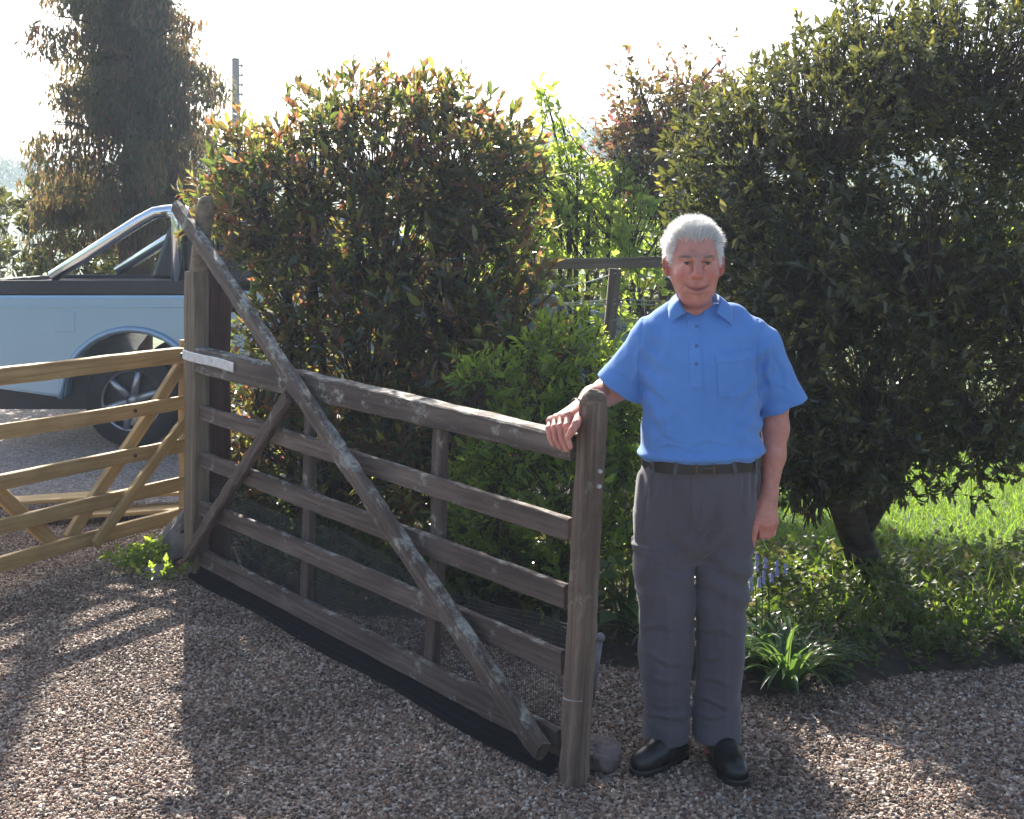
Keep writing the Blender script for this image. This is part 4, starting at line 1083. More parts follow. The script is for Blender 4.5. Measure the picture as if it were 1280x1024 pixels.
# fallen leaves on soil and gravel edge
n = 420
fx = RNG.uniform(-1.5, 2.6, n); fy = bed_y(fx) + RNG.normal(size=n) * 0.35 + 0.1
fz = np.where(fy > bed_y(fx), bed_height(fx, fy), 0.0) + 0.014
v, f, a = leaf_arrays(np.stack([fx, fy, fz], 1), np.stack([RNG.normal(size=n), RNG.normal(size=n), RNG.normal(size=n) * .15], 1), np.stack([RNG.normal(size=n) * .3, RNG.normal(size=n) * .3, np.ones(n)], 1), RNG.uniform(0.025, 0.06, n), RNG.uniform(0.012, 0.026, n), RNG.random(n))
tag(link('fallen_leaves', mesh_np('fallen_leaves', v, f, False, {'rnd': a}), M['dead_leaf']), 'dry fallen leaves along the gravel edge of the bed', 'leaves', kind='stuff')

# broad-leaved plant behind the latch post and plants at its side
def broad_plant(label, c, n, L, spreadv, hgt):
    c = Vector(c); root = thing('broad_leaved_plant', label, 'plant', c)
    mb = MB()
    for k in range(n):
        a = random.uniform(0, 6.28); r = random.uniform(0.02, spreadv); q = Vector((r * math.cos(a), r * math.sin(a), random.uniform(0.25, 1) * hgt))
        mb.tube([Vector((0, 0, 0)), q * 0.6 + Vector((0, 0, 0.05)), q], [0.004, 0.003, 0.002], 4, False)
        o = link('leaf', random.choice(pr_broad), None, root); x = Vector((math.cos(a), math.sin(a), random.uniform(-.5, .5))).normalized(); nz = Vector((random.uniform(-.4, .4), -0.5, 1)); y = nz.cross(x).normalized(); z = x.cross(y)
        l = L * random.uniform(0.7, 1.2); o.matrix_local = Matrix.Translation(q) @ Matrix((x, y, z)).transposed().to_4x4() @ Matrix.Diagonal((l, l, l, 1))
    link('stems', mb.mesh('stems'), M['lf_broad'], root)
broad_plant('clump of broad soft leaves between the latch post and the left trouser leg', (0.46, 5.25, bz(.46, 5.25)), 46, 0.10, 0.16, 0.34)
broad_plant('low broad-leaved plant in the dark bed behind the bottom of the gate', (0.15, 5.75, bz(.15, 5.75)), 30, 0.09, 0.2, 0.25)
bush('leafy_climber', 'thin sunlit leafy stems rising just right of the latch post', 'plant', gnd(778, 5.4), [E(775, 590, 5.4, 18, 0.12, 70), E(785, 660, 5.4, 20, 0.12, 60), E(772, 520, 5.5, 22, 0.15, 60)], 150, 8, 0.05, 0.026, M['lf_low'], None, 0, up=0.7, slen=0.1, rmin=0.1, twr=0.002)
# weeds beside the leaning stone at the left
bush('weed_patch', 'small green weeds round the leaning stone at the left', 'plant', gnd(190, 6.6), [E(186, 700, 6.5, 14, 0.1, 18), E(205, 722, 6.3, 26, 0.12, 10), E(165, 705, 6.5, 24, 0.12, 14)], 90, 7, 0.035, 0.02, M['lf_low'], None, 0, up=0.6, slen=0.05, rmin=0.1, twigs=False)

# ------------------------------------------------------------------ signed distance shapes and surface nets (for the man)
class Field:
    """distance field on a regular grid, built up shape by shape"""
    def __init__(self, lo, hi, h):
        self.lo = np.array(lo, dtype=np.float64); self.h = h
        self.n = np.ceil((np.array(hi) - self.lo) / h).astype(int) + 1
        self.v = np.full(self.n, 0.25, dtype=np.float32)
    def sub(self, lo, hi, pad):
        i0 = np.clip(np.floor((np.array(lo) - pad - self.lo) / self.h).astype(int), 0, self.n - 1)
        i1 = np.clip(np.ceil((np.array(hi) + pad - self.lo) / self.h).astype(int) + 1, 1, self.n)
        sl = tuple(slice(a, b) for a, b in zip(i0, i1))
        ax = [(self.lo[k] + self.h * np.arange(i0[k], i1[k])).astype(np.float32) for k in range(3)]
        return sl, ax[0][:, None, None], ax[1][None, :, None], ax[2][None, None, :]
    def put(self, sl, d, k, mode):
        a = self.v[sl]
        if mode == 'sub':
            a = -a
        if k > 0:
            t = np.clip(0.5 + 0.5 * (a - d) / k, 0, 1)
            r = a + (d - a) * t - k * t * (1 - t)
        else:
            r = np.minimum(a, d)
        self.v[sl] = -r if mode == 'sub' else r
    def cone(self, p0, p1, r0, r1, k=0.01, mode='add', sx=1.0):
        p0 = np.array(p0, float); p1 = np.array(p1, float); R_ = max(r0, r1)
        sl, x, y, z = self.sub(np.minimum(p0, p1) - R_, np.maximum(p0, p1) + R_, k + 3 * self.h)
        b = p1 - p0; L2 = max((b ** 2).sum(), 1e-12)
        t = np.clip(((x - p0[0]) * b[0] + (y - p0[1]) * b[1] + (z - p0[2]) * b[2]) / L2, 0, 1)
        d = np.sqrt((x - p0[0] - t * b[0]) ** 2 + (y - p0[1] - t * b[1]) ** 2 + (z - p0[2] - t * b[2]) ** 2) - (r0 + (r1 - r0) * t)
        self.put(sl, d.astype(np.float32), k, mode)
    def chain(self, pts, rs, k=0.01, mode='add'):
        for i in range(len(pts) - 1): self.cone(pts[i], pts[i + 1], rs[i], rs[i + 1], k, mode)
    def ell(self, c, r, k=0.01, rot=None, mode='add'):
        c = np.array(c, float); r = np.array(r, float); R_ = r.max()
        sl, x, y, z = self.sub(c - R_, c + R_, k + 3 * self.h)
        x, y, z = x - c[0], y - c[1], z - c[2]
        if rot is not None:
            m = np.array(rot.transposed())
            x, y, z = m[0][0]*x + m[0][1]*y + m[0][2]*z, m[1][0]*x + m[1][1]*y + m[1][2]*z, m[2][0]*x + m[2][1]*y + m[2][2]*z
        k0 = np.sqrt((x / r[0]) ** 2 + (y / r[1]) ** 2 + (z / r[2]) ** 2)
        k1 = np.sqrt((x / r[0] ** 2) ** 2 + (y / r[1] ** 2) ** 2 + (z / r[2] ** 2) ** 2) + 1e-6
        self.put(sl, (k0 * (k0 - 1) / k1).astype(np.float32), k, mode)
    def loft(self, zs, cx, cy, a, b, n=2.4, k=0.0, mode='add', smooth=0.02, grow=0.0):
        """stack of rounded cross-sections along z"""
        zs, cx, cy, a, b = [np.array(q, float) for q in (zs, cx, cy, a, b)]
        o = np.argsort(zs); zs, cx, cy, a, b = zs[o], cx[o], cy[o], a[o], b[o]
        lo = (min(cx - a) - grow, min(cy - b) - grow, zs[0]); hi = (max(cx + a) + grow, max(cy + b) + grow, zs[-1])
        sl, x, y, z = self.sub(lo, hi, k + 3 * self.h + 0.02)
        zz = z.ravel(); w = max(1, int(smooth / self.h)); ker = np.hanning(2 * w + 3)[1:-1]; ker /= ker.sum()
        def it(q):
            f = np.interp(np.concatenate([zz[0] - self.h * np.arange(w, 0, -1), zz, zz[-1] + self.h * np.arange(1, w + 1)]), zs, q)
            return np.convolve(f, ker, 'valid')[None, None, :].astype(np.float32)
        CX, CY, A, B = it(cx), it(cy), it(a) + grow, it(b) + grow
        e = (np.abs((x - CX) / A) ** n + np.abs((y - CY) / B) ** n) ** (1 / n)
        d = (e - 1) * np.minimum(A, B)
        d = np.maximum(d, np.maximum(z - zs[-1], zs[0] - z))
        self.put(sl, d.astype(np.float32), k, mode)
    def half(self, p, nrm, lo, hi, mode='sub'):
        """cut away the half space in front of plane (p, nrm) inside a box"""
        sl, x, y, z = self.sub(lo, hi, 0)
        d = -((x - p[0]) * nrm[0] + (y - p[1]) * nrm[1] + (z - p[2]) * nrm[2])
        bx = np.maximum(np.maximum(np.abs(x - (lo[0] + hi[0]) / 2) - (hi[0] - lo[0]) / 2, np.abs(y - (lo[1] + hi[1]) / 2) - (hi[1] - lo[1]) / 2), np.abs(z - (lo[2] + hi[2]) / 2) - (hi[2] - lo[2]) / 2)
        self.put(sl, np.maximum(d, bx).astype(np.float32), 0, mode)
    def offset(self, fn, lo, hi):
        """local change of the distance: v += fn(x, y, z)"""
        sl, x, y, z = self.sub(lo, hi, 0)
        self.v[sl] = self.v[sl] + fn(x, y, z).astype(np.float32)
    def mesh(self, name, smooth_it=1):
        v = self.v; s = v < 0
        c = np.zeros(tuple(self.n - 1), np.uint8)
        for dx in (0, 1):
            for dy in (0, 1):
                for dz in (0, 1):
                    c += s[dx:self.n[0]-1+dx, dy:self.n[1]-1+dy, dz:self.n[2]-1+dz]
        act = (c > 0) & (c < 8)
        ids = np.full(act.shape, -1, np.int64); I = np.argwhere(act); ids[act] = np.arange(len(I))
        acc = np.zeros((len(I), 3)); cnt = np.zeros(len(I))
        cor = [(0,0,0),(1,0,0),(0,1,0),(1,1,0),(0,0,1),(1,0,1),(0,1,1),(1,1,1)]
        val = [v[I[:,0]+a, I[:,1]+b, I[:,2]+d].astype(float) for a, b, d in cor]
        for i, j in ((0,1),(2,3),(4,5),(6,7),(0,2),(1,3),(4,6),(5,7),(0,4),(1,5),(2,6),(3,7)):
            m = (val[i] < 0) != (val[j] < 0)
            t = np.where(m, val[i] / np.where(np.abs(val[i] - val[j]) < 1e-12, 1, val[i] - val[j]), 0)
            p = np.array(cor[i])[None] + (np.array(cor[j]) - np.array(cor[i]))[None] * t[:, None]
            acc += p * m[:, None]; cnt += m
        co = (I + acc / cnt[:, None]) * self.h + self.lo
        F_ = []
        for ax in range(3):
            sA = s.take(range(0, self.n[ax]-1), ax); sB = s.take(range(1, self.n[ax]), ax)
            E_ = np.argwhere(sA != sB); o1, o2 = [(1, 2), (2, 0), (0, 1)][ax]
            ok = (E_[:, o1] > 0) & (E_[:, o2] > 0) & (E_[:, o1] < self.n[o1]-1) & (E_[:, o2] < self.n[o2]-1); E_ = E_[ok]
            u1 = np.zeros(3, int); u1[o1] = 1; u2 = np.zeros(3, int); u2[o2] = 1
            g = lambda q: ids[q[:, 0], q[:, 1], q[:, 2]]
            q = np.stack([g(E_ - u1 - u2), g(E_ - u2), g(E_), g(E_ - u1)], 1)
            fl = ~s[E_[:, 0], E_[:, 1], E_[:, 2]]
            q[fl] = q[fl][:, ::-1]; F_.append(q)
        F_ = np.concatenate(F_)
        for _ in range(smooth_it):
            a2 = np.zeros_like(co); c2 = np.zeros(len(co))
            for i in range(4):
                j = (i + 1) % 4
                np.add.at(a2, F_[:, i], co[F_[:, j]]); np.add.at(c2, F_[:, i], 1)
            co = co * 0.5 + 0.5 * a2 / np.maximum(c2, 1)[:, None]
        self.co = co
        return co, F_

def vnoise(seed, n=24):
    """smooth 3-D value noise in about [-1, 1]"""
    g = np.random.default_rng(seed).uniform(-1, 1, (n, n, n)).astype(np.float32)
    def f(x, y, z):
        x, y, z = np.broadcast_arrays(x, y, z)
        i = [np.floor(q).astype(int) for q in (x, y, z)]; t = [q - k for q, k in zip((x, y, z), i)]
        t = [q * q * (3 - 2 * q) for q in t]; r = 0
        for a in (0, 1):
            for b in (0, 1):
                for c in (0, 1):
                    w = (t[0] if a else 1 - t[0]) * (t[1] if b else 1 - t[1]) * (t[2] if c else 1 - t[2])
                    r = r + w * g[(i[0] + a) % n, (i[1] + b) % n, (i[2] + c) % n]
        return r
    return f

# ------------------------------------------------------------------ the man
DM = 4.14
def X(px, d=DM): return (px - 640) / F * d
def Z(py, d=DM): return H - (py - HY) / F * d
man = thing('person', 'white-haired man in a blue polo shirt and grey trousers resting one hand on the gate', 'person', (0.62, DM, 0))
MO = np.array(man.location)
HED = 4.09                                   # depth of the face plane's head centre
HC = np.array(P(868.5, 328.5, HED)) + np.array([0, 0.01, 0])   # between the eyes
def hp(x, y, z): return HC + np.array([x, y, z])

def ray_gate(px, py, t):
    """point on the picture ray that lies t in front of the gate's middle plane"""
    o = Vector((0, 0, H)); d = P(px, py, 1.0) - o
    k = ((H0 + GN * t) - o).dot(GN) / d.dot(GN)
    return np.array(o + d * k)

def build_body():
    f = Field((0.02, 3.80, -0.01), (1.02, 4.50, 1.80), 0.0031)
    A = lambda px, py, d: np.array(P(px, py, d))
    # hidden trunk and legs, slimmer than the clothes
    f.loft([Z(y) for y in (395, 420, 460, 510, 560, 600, 650, 690)], [X(x) for x in (877, 878, 878, 877, 876, 872, 870, 868)], [4.16] * 8, [0.09, 0.15, 0.165, 0.165, 0.165, 0.16, 0.16, 0.14], [0.06, 0.085, 0.10, 0.10, 0.105, 0.10, 0.09, 0.08], 2.3, 0.02)
    f.chain([A(835, 670, 4.17), A(833, 800, 4.17), A(836, 935, 4.17), A(832, 952, 4.15), A(812, 957, 4.11)], [0.07, 0.055, 0.036, 0.026, 0.02], 0.02)
    f.chain([A(903, 670, 4.17), A(900, 800, 4.17), A(896, 935, 4.17), A(897, 952, 4.14), A(902, 957, 4.07)], [0.07, 0.055, 0.036, 0.026, 0.02], 0.02)
    # arms: his right arm reaches to the gate, the other hangs
    wr = A(727, 510, 4.115)
    f.chain([A(824, 416, 4.175), A(773, 483, 4.21), A(758, 490, 4.235), A(742, 499, 4.17), wr], [0.04, 0.042, 0.043, 0.041, 0.029], 0.02)
    f.chain([A(938, 420, 4.165), A(970, 503, 4.17), A(969.5, 535, 4.165), A(966.5, 570, 4.15), A(961.5, 612, 4.125)], [0.04, 0.039, 0.041, 0.0375, 0.0275], 0.02)
    # ---- hand on the gate: back of hand over the top rail, fingers down its front
    tops = [ray_gate(688.5, 528, 0.012), ray_gate(695, 524.5, 0.014), ray_gate(702.5, 522, 0.016), ray_gate(710.5, 521.5, 0.018)]
    tops = [t + np.array([0, -0.004, 0.004]) for t in tops]
    for t in tops: f.cone(wr + np.array([0, 0, -0.004]), t, 0.026, 0.0125, 0.014)
    f.cone(tops[0], tops[3], 0.0125, 0.0135, 0.012)
    tips = [[(686, 536, .043), (687.5, 547, .049), (691.5, 556, .046)], [(693, 535, .047), (695, 549, .052), (700.5, 559.5, .048)], [(700.5, 533.5, .049), (702.5, 548.5, .054), (708, 562, .049)], [(708.5, 533, .050), (709, 547, .054), (713, 558.5, .050)]]
    for t, ch, r in zip(tops, tips, (0.0088, 0.0098, 0.0102, 0.0098)):
        pts = [t] + [ray_gate(*c) for c in ch]
        f.chain(pts, [r * 1.2, r * 1.14, r * 1.06, r * 0.88], 0.0018)
        f.ell(pts[1], (r * 1.22,) * 3, 0.004)
    f.chain([wr + np.array([-0.004, -0.02, -0.012]), ray_gate(720, 530, 0.046), ray_gate(715.5, 538, 0.062), ray_gate(710.5, 546, 0.069)], [0.018, 0.0130, 0.0118, 0.0095], 0.005)
    # ---- hanging hand: back of the hand to the camera, fingers curled under, forefinger pointing down
    w2 = A(961, 612, 4.125)
    kn = [A(946, 652, 4.085), A(953.5, 656, 4.08), A(961, 656.5, 4.085), A(967.5, 653, 4.098)]
    for q in kn: f.cone(w2 + (q - w2) * 0.08, q, 0.0235, 0.0135, 0.014)
    f.cone(kn[0], kn[3], 0.013, 0.0125, 0.01)
    f.chain([kn[0], A(943.5, 665, 4.078), A(941.8, 675, 4.085), A(941.5, 682, 4.093)], [0.0118, 0.0105, 0.0092, 0.0076], 0.003)
    for q, dx, rr in ((kn[1], -0.5, 0.0102), (kn[2], -1.0, 0.0100), (kn[3], -1.5, 0.0092)):
        p1 = q + np.array([0.001 * dx * 2, 0.004, -0.036]); p2 = p1 + np.array([-0.006, 0.032, -0.006]); p3 = p2 + np.array([-0.004, 0.012, 0.022])
        f.chain([q, p1, p2, p3], [rr * 1.2, rr * 1.05, rr, rr * 0.85], 0.003)
    f.chain([A(951, 622, 4.125), A(941, 642, 4.10), A(938.5, 657, 4.09), A(939, 668, 4.085)], [0.017, 0.0135, 0.0112, 0.009], 0.008)
    # ---- neck and head
    f.chain([hp(0.004, 0.05, -0.08), hp(0.008, 0.075, -0.23)], [0.050, 0.060], 0.02)
    f.cone(hp(-0.03, 0.03, -0.13), hp(-0.01, 0.03, -0.21), 0.02, 0.02, 0.025); f.cone(hp(0.04, 0.03, -0.13), hp(0.02, 0.03, -0.21), 0.02, 0.02, 0.025)
    f.ell(hp(0.003, 0.045, 0.022), (0.0795, 0.098, 0.10), 0.0)
    f.ell(hp(0.002, 0.018, -0.02), (0.0755, 0.085, 0.085), 0.02)
    f.ell(hp(0.001, 0.004, -0.058), (0.0605, 0.074, 0.068), 0.03)          # jaw and jowls
    f.ell(hp(0.003, -0.048, -0.110), (0.026, 0.024, 0.020), 0.028)           # chin
    f.ell(hp(0.003, 0.0, -0.115), (0.036, 0.045, 0.02), 0.03)          # soft under-chin
    for s in (-1, 1):
        f.ell(hp(s * 0.043 + 0.002, -0.043, -0.036), (0.026, 0.026, 0.024), 0.02)    # cheek
        f.ell(hp(s * 0.040 + 0.002, -0.034, -0.080), (0.017, 0.022, 0.022), 0.025)   # jowl
        f.ell(hp(s * 0.033, -0.084, -0.001), (0.021, 0.017, 0.0125), 0.012, mode='sub')   # eye socket
        f.cone(hp(s * 0.018, -0.071, 0.016), hp(s * 0.05, -0.058, 0.015), 0.009, 0.008, 0.012)    # brow ridge
        f.ell(hp(s * 0.0325, -0.0595, -0.001), (0.0145, 0.0130, 0.0125), 0.004)         # eyeball bulge under the lids
        f.ell(hp(s * 0.0325, -0.076, -0.0015), (0.0142, 0.010, 0.0046), 0.0015, mode='sub')  # narrow lid opening
        f.cone(hp(s * 0.022, -0.070, -0.015), hp(s * 0.046, -0.06, -0.012), 0.005, 0.004, 0.008)  # bag under the eye
    # nose
    f.chain([hp(0, -0.072, 0.010), hp(-0.001, -0.085, -0.012), hp(-0.003, -0.098, -0.034)], [0.0085, 0.0105, 0.0148], 0.012)
    for s in (-1, 1):
        f.ell(hp(s * 0.0135 - 0.003, -0.083, -0.0385), (0.0095, 0.012, 0.009), 0.007)
        f.ell(hp(s * 0.0075 - 0.003, -0.096, -0.0485), (0.004, 0.006, 0.004), 0.003, mode='sub')
    # mouth: muzzle, lips, smiling line, folds from nose to mouth corners
    f.ell(hp(-0.001, -0.052, -0.072), (0.036, 0.03, 0.026), 0.02)
    mc = [(-0.035, -0.061, -0.0685), (-0.025, -0.072, -0.0762), (-0.012, -0.080, -0.0805), (0.0, -0.082, -0.082), (0.012, -0.080, -0.080), (0.025, -0.072, -0.0754), (0.035, -0.061, -0.0672)]
    mc = [hp(a - 0.001, b, c) for a, b, c in mc]
    up_ = [q + np.array([0, -0.0005, 0.0048]) for q in mc[1:-1]]; lw_ = [q + np.array([0, -0.0005, -0.0062]) for q in mc[1:-1]]
    f.chain(up_, [0.003, 0.0045, 0.0045, 0.0045, 0.003], 0.005); f.chain(lw_, [0.003, 0.0055, 0.0065, 0.0055, 0.003], 0.006)
    f.chain([q + np.array([0, -0.006, 0]) for q in mc], [0.0036, 0.0040, 0.0046, 0.0050, 0.0046, 0.0040, 0.0036], 0.0015, 'sub')
    f.chain([q + np.array([0, -0.001, 0]) for q in mc], [0.0022, 0.0024, 0.0026, 0.0028, 0.0026, 0.0024, 0.0022], 0.0012, 'sub')
    for s in (-1, 1):
        f.chain([hp(s * 0.019 - 0.002, -0.083, -0.034), hp(s * 0.032, -0.077, -0.05), hp(s * 0.041, -0.066, -0.068), hp(s * 0.043, -0.060, -0.08)], [0.0028, 0.0036, 0.0036, 0.0022], 0.006, 'sub')
        f.cone(hp(s * 0.052, -0.055, 0.002), hp(s * 0.062, -0.045, -0.006), 0.0012, 0.001, 0.004, 'sub')
    for s in (-1, 1):
        for dz in (0.004, -0.002, -0.009): f.cone(hp(s * 0.050, -0.052, -0.002 + dz * 0.4), hp(s * 0.063, -0.038, -0.001 + dz), 0.0012, 0.001, 0.003, 'sub')
        f.chain([hp(s * 0.020, -0.077, -0.0085), hp(s * 0.033, -0.074, -0.0125), hp(s * 0.046, -0.062, -0.0095)], [0.0016, 0.0018, 0.0014], 0.003, 'sub')
        f.chain([hp(s * 0.020, -0.079, 0.0078), hp(s * 0.033, -0.0765, 0.0088), hp(s * 0.046, -0.064, 0.0060)], [0.0013, 0.0016, 0.0012], 0.003, 'sub')
        f.chain([hp(s * 0.046, -0.058, -0.050), hp(s * 0.052, -0.048, -0.068), hp(s * 0.050, -0.044, -0.085)], [0.0014, 0.0016, 0.001], 0.005, 'sub')
    for zz in (0.034, 0.046, 0.057):
        f.cone(hp(-0.036, -0.059, zz), hp(0.036, -0.059, zz + 0.001), 0.0022, 0.0022, 0.004, 'sub')
    f.cone(hp(-0.006, -0.073, 0.016), hp(-0.007, -0.069, 0.028), 0.0015, 0.001, 0.004, 'sub'); f.cone(hp(0.006, -0.073, 0.016), hp(0.007, -0.069, 0.028), 0.0015, 0.001, 0.004, 'sub')
    # ears
    for s, k in ((-1, 0.6), (1, 1.0)):
        rot = Matrix.Rotation(s * 0.5, 3, 'Z') @ Matrix.Rotation(s * 0.12, 3, 'Y')
        f.ell(hp(s * (0.081 + 0.006 * k), 0.03, -0.012), (0.0085 + 0.004 * k, 0.021, 0.034), 0.006, rot)
        f.ell(hp(s * (0.087 + 0.008 * k), 0.02, -0.008), (0.005, 0.010, 0.018), 0.004, rot, 'sub')
    co, F_ = f.mesh('body', 2)
    # colour regions: lips; ruddiness of nose, cheeks and knuckles
    q = co - HC
    lips = np.exp(-((q[:, 0] / 0.027) ** 4) - ((q[:, 2] + 0.0795 - 3.2 * q[:, 0] ** 2 * 2.2) / 0.0085) ** 2) * (q[:, 1] < -0.055)
    red = np.exp(-(q[:, 0] / 0.018) ** 2 - ((q[:, 2] + 0.033) / 0.02) ** 2) * (q[:, 1] < -0.07)
    for s in (-1, 1): red = np.maximum(red, 0.9 * np.exp(-((q[:, 0] - s * 0.045) / 0.022) ** 2 - ((q[:, 2] + 0.036) / 0.022) ** 2) * (q[:, 1] < -0.02))
    red = np.maximum(red, 0.8 * (np.abs(q[:, 0]) > 0.076) * (np.abs(q[:, 2] + 0.01) < 0.045))
    for c in tops + kn + [ray_gate(700, 548, 0.05)]: red = np.maximum(red, 0.7 * np.exp(-((co - c) ** 2).sum(1) / 0.02 ** 2))
    mouth = np.zeros(len(co))
    for a_, b_ in zip(mc[:-1], mc[1:]):
        t_ = np.clip(((co - a_) @ (b_ - a_)) / ((b_ - a_) @ (b_ - a_)), 0, 1); dd = np.linalg.norm((co - a_ - t_[:, None] * (b_ - a_))[:, [0, 2]], axis=1)
        mouth = np.maximum(mouth, 0.85 * np.exp(-(dd / 0.0019) ** 2) * (np.abs(q[:, 1] + 0.07) < 0.03))
    me = mesh_np('body', co - MO, F_, True, {'lips': lips, 'red': red, 'mouth': mouth})
    return link('body', me, skin_mat(), man)

def skin_mat():
    m, nt, b = new_mat('skin')
    f = noise(nt, mapped(nt, 'Object'), 45, 8, 0.7)
    c = ramp(nt, f, [(0.3, (0.46, 0.19, 0.145)), (0.7, (0.60, 0.28, 0.22))])
    sp_n = noise(nt, mapped(nt, 'Object'), 70, 2, 0.5); c = mixc(nt, ramp(nt, sp_n, [(0.66, (0, 0, 0)), (0.74, (0.55, 0.55, 0.55))]), c, (0.30, 0.13, 0.085))
    lg = noise(nt, mapped(nt, 'Object'), 14, 4, 0.6); c = mixc(nt, 0.6, c, ramp(nt, lg, [(0.3, (0.78, 0.7, 0.68)), (0.7, (1.15, 1.16, 1.16))]), 'MULTIPLY')
    for an, col in (('red', (0.50, 0.13, 0.10)), ('lips', (0.33, 0.07, 0.07)), ('mouth', (0.06, 0.015, 0.012))):
        at = nt.nodes.new('ShaderNodeAttribute'); at.attribute_name = an
        mm = nt.nodes.new('ShaderNodeMath'); mm.operation = 'MULTIPLY'; mm.inputs[1].default_value = 0.7; nt.links.new(at.outputs['Fac'], mm.inputs[0])
        c = mixc(nt, mm.outputs[0], c, col)
    nt.links.new(c, b.inputs['Base Color'])
    b.inputs['Roughness'].default_value = 0.48; b.inputs['Specular IOR Level'].default_value = 0.4
    b.inputs['Subsurface Weight'].default_value = 0.15; b.inputs['Subsurface Radius'].default_value = (0.012, 0.005, 0.003); b.inputs['Subsurface Scale'].default_value = 1.0
    bump(nt, b, noise(nt, mapped(nt, 'Object'), 260, 3), 0.3, 0.002)
    return m

def cloth_mat(name, col, scale=900, var=0.12, rough=0.85, sheen=0.2, big=(6, 0.12)):
    m, nt, b = new_mat(name)
    f = noise(nt, mapped(nt, 'Object'), scale, 2); g = noise(nt, mapped(nt, 'Object', (1, 1, 0.6)), big[0], 5)
    c = ramp(nt, g, [(0.3, tuple(x * (1 - big[1]) for x in col)), (0.7, tuple(x * (1 + big[1]) for x in col))])
    c = mixc(nt, 1.0, c, ramp(nt, f, [(0.3, (1 - var,) * 3), (0.7, (1 + var,) * 3)]), 'MULTIPLY')
    nt.links.new(c, b.inputs['Base Color']); b.inputs['Roughness'].default_value = rough; b.inputs['Specular IOR Level'].default_value = 0.2
    b.inputs['Sheen Weight'].default_value = sheen
    bump(nt, b, f, 0.15, 0.001)
    tr = nt.nodes.new('ShaderNodeBsdfTranslucent'); nt.links.new(c, tr.inputs['Color'])
    mx = nt.nodes.new('ShaderNodeMixShader'); mx.inputs[0].default_value = 0.08
    nt.links.new(b.outputs[0], mx.inputs[1]); nt.links.new(tr.outputs[0], mx.inputs[2]); nt.links.new(mx.outputs[0], nt.nodes['Material Output'].inputs[0])
    return m
M['shirt'] = cloth_mat('blue_jersey', (0.11, 0.26, 0.62))
M['trousers'] = cloth_mat('grey_twill', (0.098, 0.090, 0.108), 1200, 0.1)
M['leather'] = plain_mat('black_leather', (0.012, 0.011, 0.011), 0.32, 0, 0.3, 40, 0.15)
M['belt'] = plain_mat('dark_belt', (0.010, 0.008, 0.008), 0.45, 0, 0.3, 40, 0.15)
M['button'] = plain_mat('blue_button', (0.06, 0.12, 0.33), 0.35)
M['buckle'] = plain_mat('dull_buckle', (0.09, 0.07, 0.055), 0.4, 0.7)

def strokes(lst, d):
    """cloth folds given as lines in the picture: ridge on one side, valley on the other"""
    segs = [(X(a, d), Z(b, d), X(c, d), Z(e, d), am, w) for a, b, c, e, am, w in lst]
    def f(x, y, z):
        r = 0
        for x0, z0, x1, z1, am, w in segs:
            dx, dz = x1 - x0, z1 - z0; L2 = dx * dx + dz * dz; L = math.sqrt(L2)
            xx = x + 0.006 * np.sin(z * 60 + x0 * 90); zz = z + 0.006 * np.sin(x * 55 + z0 * 70)
            t = ((xx - x0) * dx + (zz - z0) * dz) / L2; s = ((xx - x0) * dz - (zz - z0) * dx) / L
            tp = np.clip(t * 4, 0, 1) * np.clip((1 - t) * 2.2, 0, 1)
            r = r + am * tp * (0.8 * np.exp(-((s - w) / w) ** 2) - np.exp(-((s + 0.4 * w) / w) ** 2))
        return r * np.clip((4.17 - y) / 0.05, 0, 1)
    return f
NZ1, NZ2, NZ3 = vnoise(3), vnoise(5), vnoise(9)
